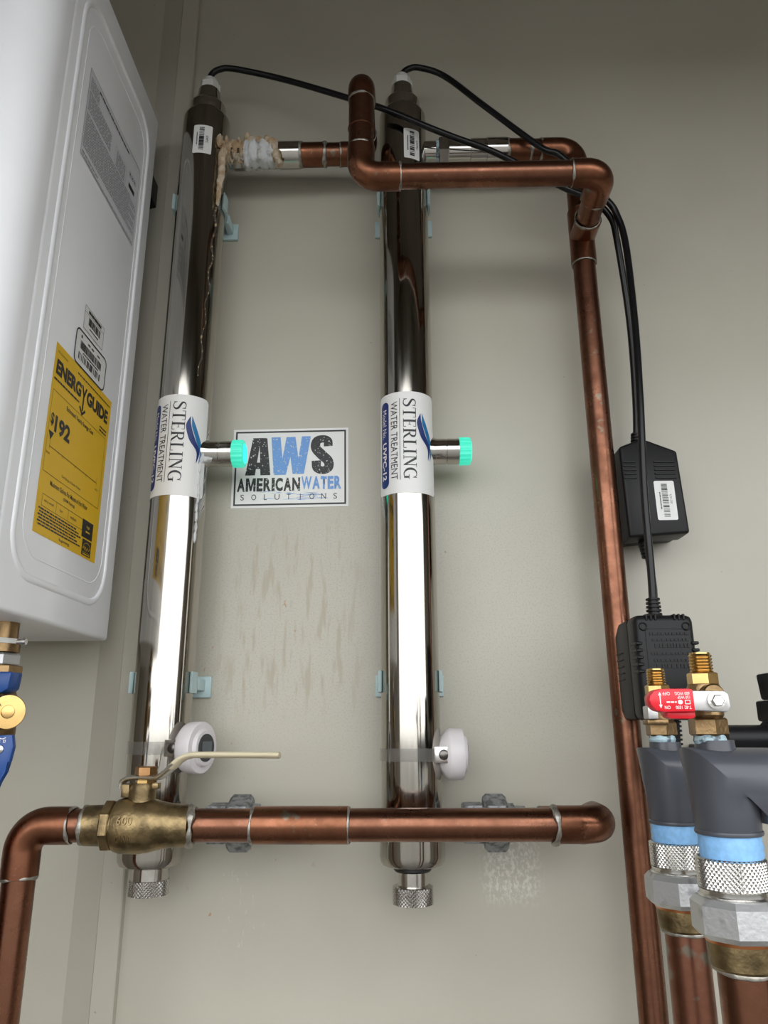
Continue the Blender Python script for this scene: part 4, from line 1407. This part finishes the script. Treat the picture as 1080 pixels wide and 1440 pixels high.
bl = prism([(VL + 0.0100, VY - 0.036, 1.4445), (VL + 0.0240, VY - 0.036, 1.4450), (VL + 0.0262, VY - 0.036, 1.4350), (VL + 0.0245, VY - 0.036, 1.4230), (VL + 0.0205, VY - 0.036, 1.4150), (VL + 0.0170, VY - 0.036, 1.4010),
            (VL + 0.0135, VY - 0.036, 1.3975), (VL + 0.006, VY - 0.036, 1.3975), (VL + 0.002, VY - 0.036, 1.4300)], (0, 0.006, 0), 0.0015, 2)
lv = obj('lever', bl, 'blue_handle', t, label='blue coated lever hanging down')
obj('lever_screw', lathe((VL + 0.0150, VY - 0.0355, 1.4330), (0, -1, 0), [(0, 0.0038), (0.0015, 0.0034), (0.0022, 0.0022)], 20), 'zinc', lv)
bm = bmesh.new()
pmv = plane_map((VL + 0.011, VY - 0.0363, 1.4385), (1, 0, 0), (0, 0, 1))
ribbon2(bm, [(0.0020, 0.0040), (0.0050, 0.0030), (0.0080, 0.0040)], [0.0006] * 3, 4)
frame2(bm, 0.0010, 0.0, 0.0035, 0.0022, 0.0005)
frame2(bm, 0.0060, 0.0, 0.0082, 0.0022, 0.0005)
lay(bm, 'lever_mark', 'white_print', lv, pmv)
obj('lever_stem', sweep([(VL + 0.0150, VY - 0.031, 1.4330), (VX, VY, 1.4330)], 0.0045, 20), 'brass_bronze', t)


# ------------------------------------------------------------------ grey elbows, drain valves and unions by the riser
def grey_elbow(x, y, z0, z1, label):
    """PVC elbow: opens downwards and to the right, squared outer corner, small threaded boss on top"""
    t = thing('pvc_elbow', (x, y, z0), label, 'pipe fitting', 'grey plastic elbows')
    bm = bmesh.new()
    rows = []
    n = 40
    zc = z1 - 0.0212

    def sec(r, sq):
        out = []
        for i in range(n):
            a = 2 * PI * (i + 0.5) / n
            c, s = math.cos(a), math.sin(a)
            k = 1.0 / max(abs(c), abs(s))
            q = r * ((1 - sq) + sq * min(k, 1.25))
            out.append((c * q, s * q))
        return out
    for z, r, sq in ((z0, 0.0166, 0), (z0 + 0.003, 0.0178, 0), (z0 + 0.014, 0.0188, 0.0), (z0 + 0.022, 0.0198, 0.15)):
        rows.append([bm.verts.new((x + c, y + s, z + 0.35 * max(0, -c) * (r > 0.0185))) for c, s in sec(r, sq)])
    rows.append([bm.verts.new((x + c, y + s, zc - c)) for c, s in sec(0.0212, 0.55)])
    for X, r, sq in ((x + 0.030, 0.0208, 0.15), (x + 0.045, 0.0206, 0.0), (2.2, 0.0206, 0.0)):
        rows.append([bm.verts.new((X, y + s, zc - c)) for c, s in sec(r, sq)])
    for k in range(len(rows) - 1):
        for i in range(n):
            j = (i + 1) % n
            bm.faces.new((rows[k][i], rows[k][j], rows[k + 1][j], rows[k + 1][i]))
    bm.faces.new(rows[0][::-1])
    bm.faces.new(rows[-1])
    obj('elbow_body', bm, 'pvc', t, 28)
    obj('boss', lathe((x - 0.002, y, z1 - 0.002), (0, 0, 1), [(0, 0.0115), (0.006, 0.0110)], 32), 'pvc', t)
    obj('thread_ridge', ring((x, y, z0 + 0.002), (0, 0, 1), 0.0178, 0.0014), 'pvc', t)
    obj('thread_tape', lathe((x, y, z0 - 0.012), (0, 0, 1), [(0, 0.0165), (0.0025, 0.0176), (0.0045, 0.0170), (0.0065, 0.0177), (0.009, 0.0171), (0.0125, 0.0172)], 36), 'tape', t, 50, label='blue thread tape')
    return t


GLX, GLY = 0.1985, -0.316
GRX, GRY = 0.1900, -0.428
grey_elbow(GLX, GLY, 1.3815, 1.4345, 'grey plastic pipe elbow beside the copper riser')
grey_elbow(GRX, GRY, 1.3890, 1.4375, 'grey plastic pipe elbow under the white bolt of the red lever')


def knurled_union(x, y, zt, label):
    """zt = underside of the blue tape"""
    t = thing('knurled_union', (x, y, zt - 0.055), label, 'pipe fitting', 'knurled unions')
    obj('knurled_collar', add_knurl(bmesh.new(), (x, y, zt - 0.0160), (0, 0, 1), 0.0192, 0.0165, 88, 10, 0.0008), 'knurl', t, 0)
    obj('collar_groove', lathe((x, y, zt - 0.0205), (0, 0, 1), [(0, 0.0195), (0.0012, 0.0200), (0.0022, 0.0186), (0.0034, 0.0186), (0.0046, 0.0190)], 44), 'knurl', t, 25)
    obj('union_nut', add_hex(bmesh.new(), (x, y, zt - 0.0405), (0, 0, 1), 0.0245, 0.0205, 0.0032, R(22), 8), 'galv_clean', t, 15, label='cast zinc nut')
    obj('copper_washer', lathe((x, y, zt - 0.0425), (0, 0, 1), [(0, 0.0186), (0.0022, 0.0192)], 40), 'copper_wash', t)
    obj('brass_tail', lathe((x, y, zt - 0.0560), (0, 0, 1), [(0, 0.0165), (0.0015, 0.0176), (0.0135, 0.0182)], 40), 'brass', t, 30)
    obj('solder_joint', ring((x, y, zt - 0.0565), (0, 0, 1), 0.0158, 0.0014, wob=0.3), 'solder', t)
    return t


knurled_union(GLX - 0.0010, GLY, 1.3700, 'knurled union with a spotted zinc nut beside the copper riser')
knurled_union(GRX - 0.0010, GRY, 1.3772, 'knurled union with a smooth zinc nut under the lever side grey elbow')
for x, y, z, lab in ((GLX - 0.001, GLY, 1.316, 'copper pipe with green stains below the spotted zinc nut'), (GRX - 0.001, GRY, 1.323, 'clean copper pipe below the smooth zinc nut')):
    tag(obj('copper_pipe', lathe((x, y, 0.0), (0, 0, 1), [(0, PR), (z, PR)], 40), 'copper_green' if 'green' in lab else 'copper'), lab, 'pipe', 'copper pipes below the knurled unions')


def drain_valve(x, y, zb, label, sc=1.0):
    """zb = top of the grey elbow"""
    t = thing('drain_valve', (x, y, zb), label, 'valve', 'brass drain valves')
    z = zb
    obj('thread_tape', lathe((x, y, z), (0, 0, 1), [(0, 0.0088 * sc), (0.002, 0.0096 * sc), (0.004, 0.0090 * sc), (0.0065, 0.0096 * sc)], 28), 'tape_pale', t)
    obj('lower_hex', add_hex(bmesh.new(), (x, y, z + 0.0045), (0, 0, 1), 0.0112 * sc, 0.0105, 0.0012, R(30)), 'brass_bronze', t, 20)
    body = obj('valve_body', lathe((x, y, z + 0.0145), (0, 0, 1), [(0, 0.0085 * sc), (0.002, 0.0098 * sc), (0.018, 0.0098 * sc), (0.020, 0.0090 * sc)], 32), 'brass_bronze', t, 30)
    add = lathe((x, y, z + 0.0275), (0, -1, 0), [(0, 0.0068), (0.014, 0.0068), (0.015, 0.0060)], 24)
    obj('stem_boss', add, 'brass_bronze', t)
    obj('upper_hex', add_hex(bmesh.new(), (x, y, z + 0.0340), (0, 0, 1), 0.0090 * sc, 0.0075, 0.0008, R(30)), 'brass_clean', t, 20)
    bm = bmesh.new()
    pr = [(0.0410, 0.0065)]
    for k in range(6):
        pr += [(0.0412 + 0.0019 * k, 0.0062), (0.0421 + 0.0019 * k, 0.0070), (0.0430 + 0.0019 * k, 0.0062)]
    pr += [(0.0535, 0.0060), (0.0538, 0.0042), (0.0500, 0.0040)]
    obj('threaded_outlet', lathe((x, y, z), (0, 0, 1), [(a, b * sc) for a, b in pr], 36), 'brass_clean', t, 20)
    return t


tL = drain_valve(GLX - 0.0035, GLY, 1.4380, 'brass drain valve behind the red lever grip')
obj('lever_end', box((GLX - 0.0185, GLY - 0.020, 1.4545), (GLX - 0.0110, GLY - 0.008, 1.4640), 0.001), 'pewter', tL)
obj('lever_end', box((GLX - 0.0185, GLY - 0.017, 1.4505), (GLX - 0.0030, GLY - 0.004, 1.4545), 0.001), 'brass_bronze', tL)
tR = drain_valve(GRX - 0.0045, GRY, 1.4395, 'brass drain valve carrying the red lever', 1.0)
# lever of the nearer valve: cast bar, red grip, bolt
ly = GRY - 0.030
lv = obj('lever', prism([(0.1660, ly, 1.4582), (0.1860, ly, 1.4572), (0.1880, ly, 1.4600), (0.1875, ly, 1.4672), (0.1855, ly, 1.4690), (0.1660, ly, 1.4692)], (0, 0.0065, 0), 0.0012, 2), 'pewter', tR, 30, label='satin cast lever')
obj('grip_core', box((0.1480, ly + 0.001, 1.4600), (0.1680, ly + 0.006, 1.4680), 0.001), 'pewter', lv)
gp = rrpts(0.1420, 1.4572, 0.1672, 1.4702, 0.0062, 6)
gp = [(a, b) for a, b in gp]
gp2 = [(0.1672, 1.4575), (0.1672, 1.4697), (0.1655, 1.4703), (0.1490, 1.4703), (0.1450, 1.4693), (0.1424, 1.4665), (0.1417, 1.4640), (0.1424, 1.4612), (0.1450, 1.4583), (0.1490, 1.4573)]
obj('grip', prism([(a, ly - 0.0012, b) for a, b in gp2], (0, 0.0090, 0), 0.0010, 2), 'red', lv, 30, label='red vinyl grip')
obj('grip_skirt', prism([(0.1525, ly + 0.004, 1.4580), (0.1690, ly + 0.004, 1.4580), (0.1690, ly + 0.004, 1.4545), (0.1665, ly + 0.004, 1.4535), (0.1545, ly + 0.004, 1.4538), (0.1525, ly + 0.004, 1.4555)], (0, 0.010, 0), 0.001, 2), 'red', lv, 30)
bm = bmesh.new()
# print stands upside down: x runs to the left, y downwards
fx = lambda u, v: (0.1672 - u, ly - 0.0014, 1.4702 - v)
text_into(bm, '600 WOG', 0.0025, 0.0018, 0.0108, 0.0036, 0.01)
text_into(bm, '150 WSP', 0.0025, 0.0040, 0.0095, 0.0056, 0.01)
text_into(bm, 'OFF', 0.0135, 0.0018, 0.0178, 0.0036, 0.01)
text_into(bm, 'ON', 0.0140, 0.0094, 0.0172, 0.0112, 0.01)
text_into(bm, 'T-82 1050', 0.0022, 0.0094, 0.0110, 0.0112, 0.01)
poly2(bm, rrpts(0.0068, 0.0062, 0.0095, 0.0086, 0.0011))
frame2(bm, 0.0025, 0.0062, 0.0055, 0.0086, 0.0004)
dashes(bm, 0.0102, 0.0165, 0.0070, 0.0008, 0.001, 0.002, 0.0004)
rect2(bm, 0.0190, 0.0035, 0.0196, 0.0090)
poly2(bm, [(0.0183, 0.0088), (0.0203, 0.0088), (0.0193, 0.0108)])
poly2(bm, [(0.0183, 0.0037), (0.0203, 0.0037), (0.0193, 0.0017)])
lay(bm, 'lever_print', 'white_print', lv, fx)
bo = V((0.1795, ly, 1.4635))
b1 = obj('bolt', lathe(bo + V((0, 0.012, 0)), (0, -1, 0), [(0, 0.0040), (0.0122, 0.0040), (0.0124, 0.0050), (0.0136, 0.0050), (0.0138, 0.0040)], 28), 'zinc', lv, 25)
b2 = obj('bolt_head', add_hex(bmesh.new(), bo + V((0, -0.0012, 0)), (0, -1, 0), 0.0036, 0.0030, 0.0005), 'zinc', lv, 20)

# ------------------------------------------------------------------ black filter head at the right
t = thing('filter_head', (0.33, -0.25, 1.40), 'black plastic filter housing with a round outlet behind the grey elbows', 'filter')
obj('outlet', lathe((0.2680, -0.25, 1.4395), (1, 0, 0), [(0, 0.0108), (0.034, 0.0108), (0.0345, 0.0132), (0.046, 0.0132), (0.05, 0.012)], 36), 'black', t, 30)
obj('housing', lathe((0.3390, -0.25, 1.395), (0, 0, 1), [(0, 0.026), (0.004, 0.031), (0.045, 0.034), (0.058, 0.0345), (0.060, 0.032)], 48), 'black', t, 30)
obj('upper_block', box((0.3055, -0.268, 1.4530), (0.3700, -0.232, 1.4700), 0.002), 'black', t)
obj('upright_panel', prism([(0.3080, -0.262, 1.4705), (0.3700, -0.262, 1.4705), (0.3700, -0.262, 1.4950), (0.3062, -0.262, 1.4920)], (0, 0.024, 0), 0.002, 2), 'black', t)
obj('wall_arm', box((0.330, -0.24, 1.41), (0.360, 0.0, 1.43), 0.002), 'black', t)

# ------------------------------------------------------------------ end
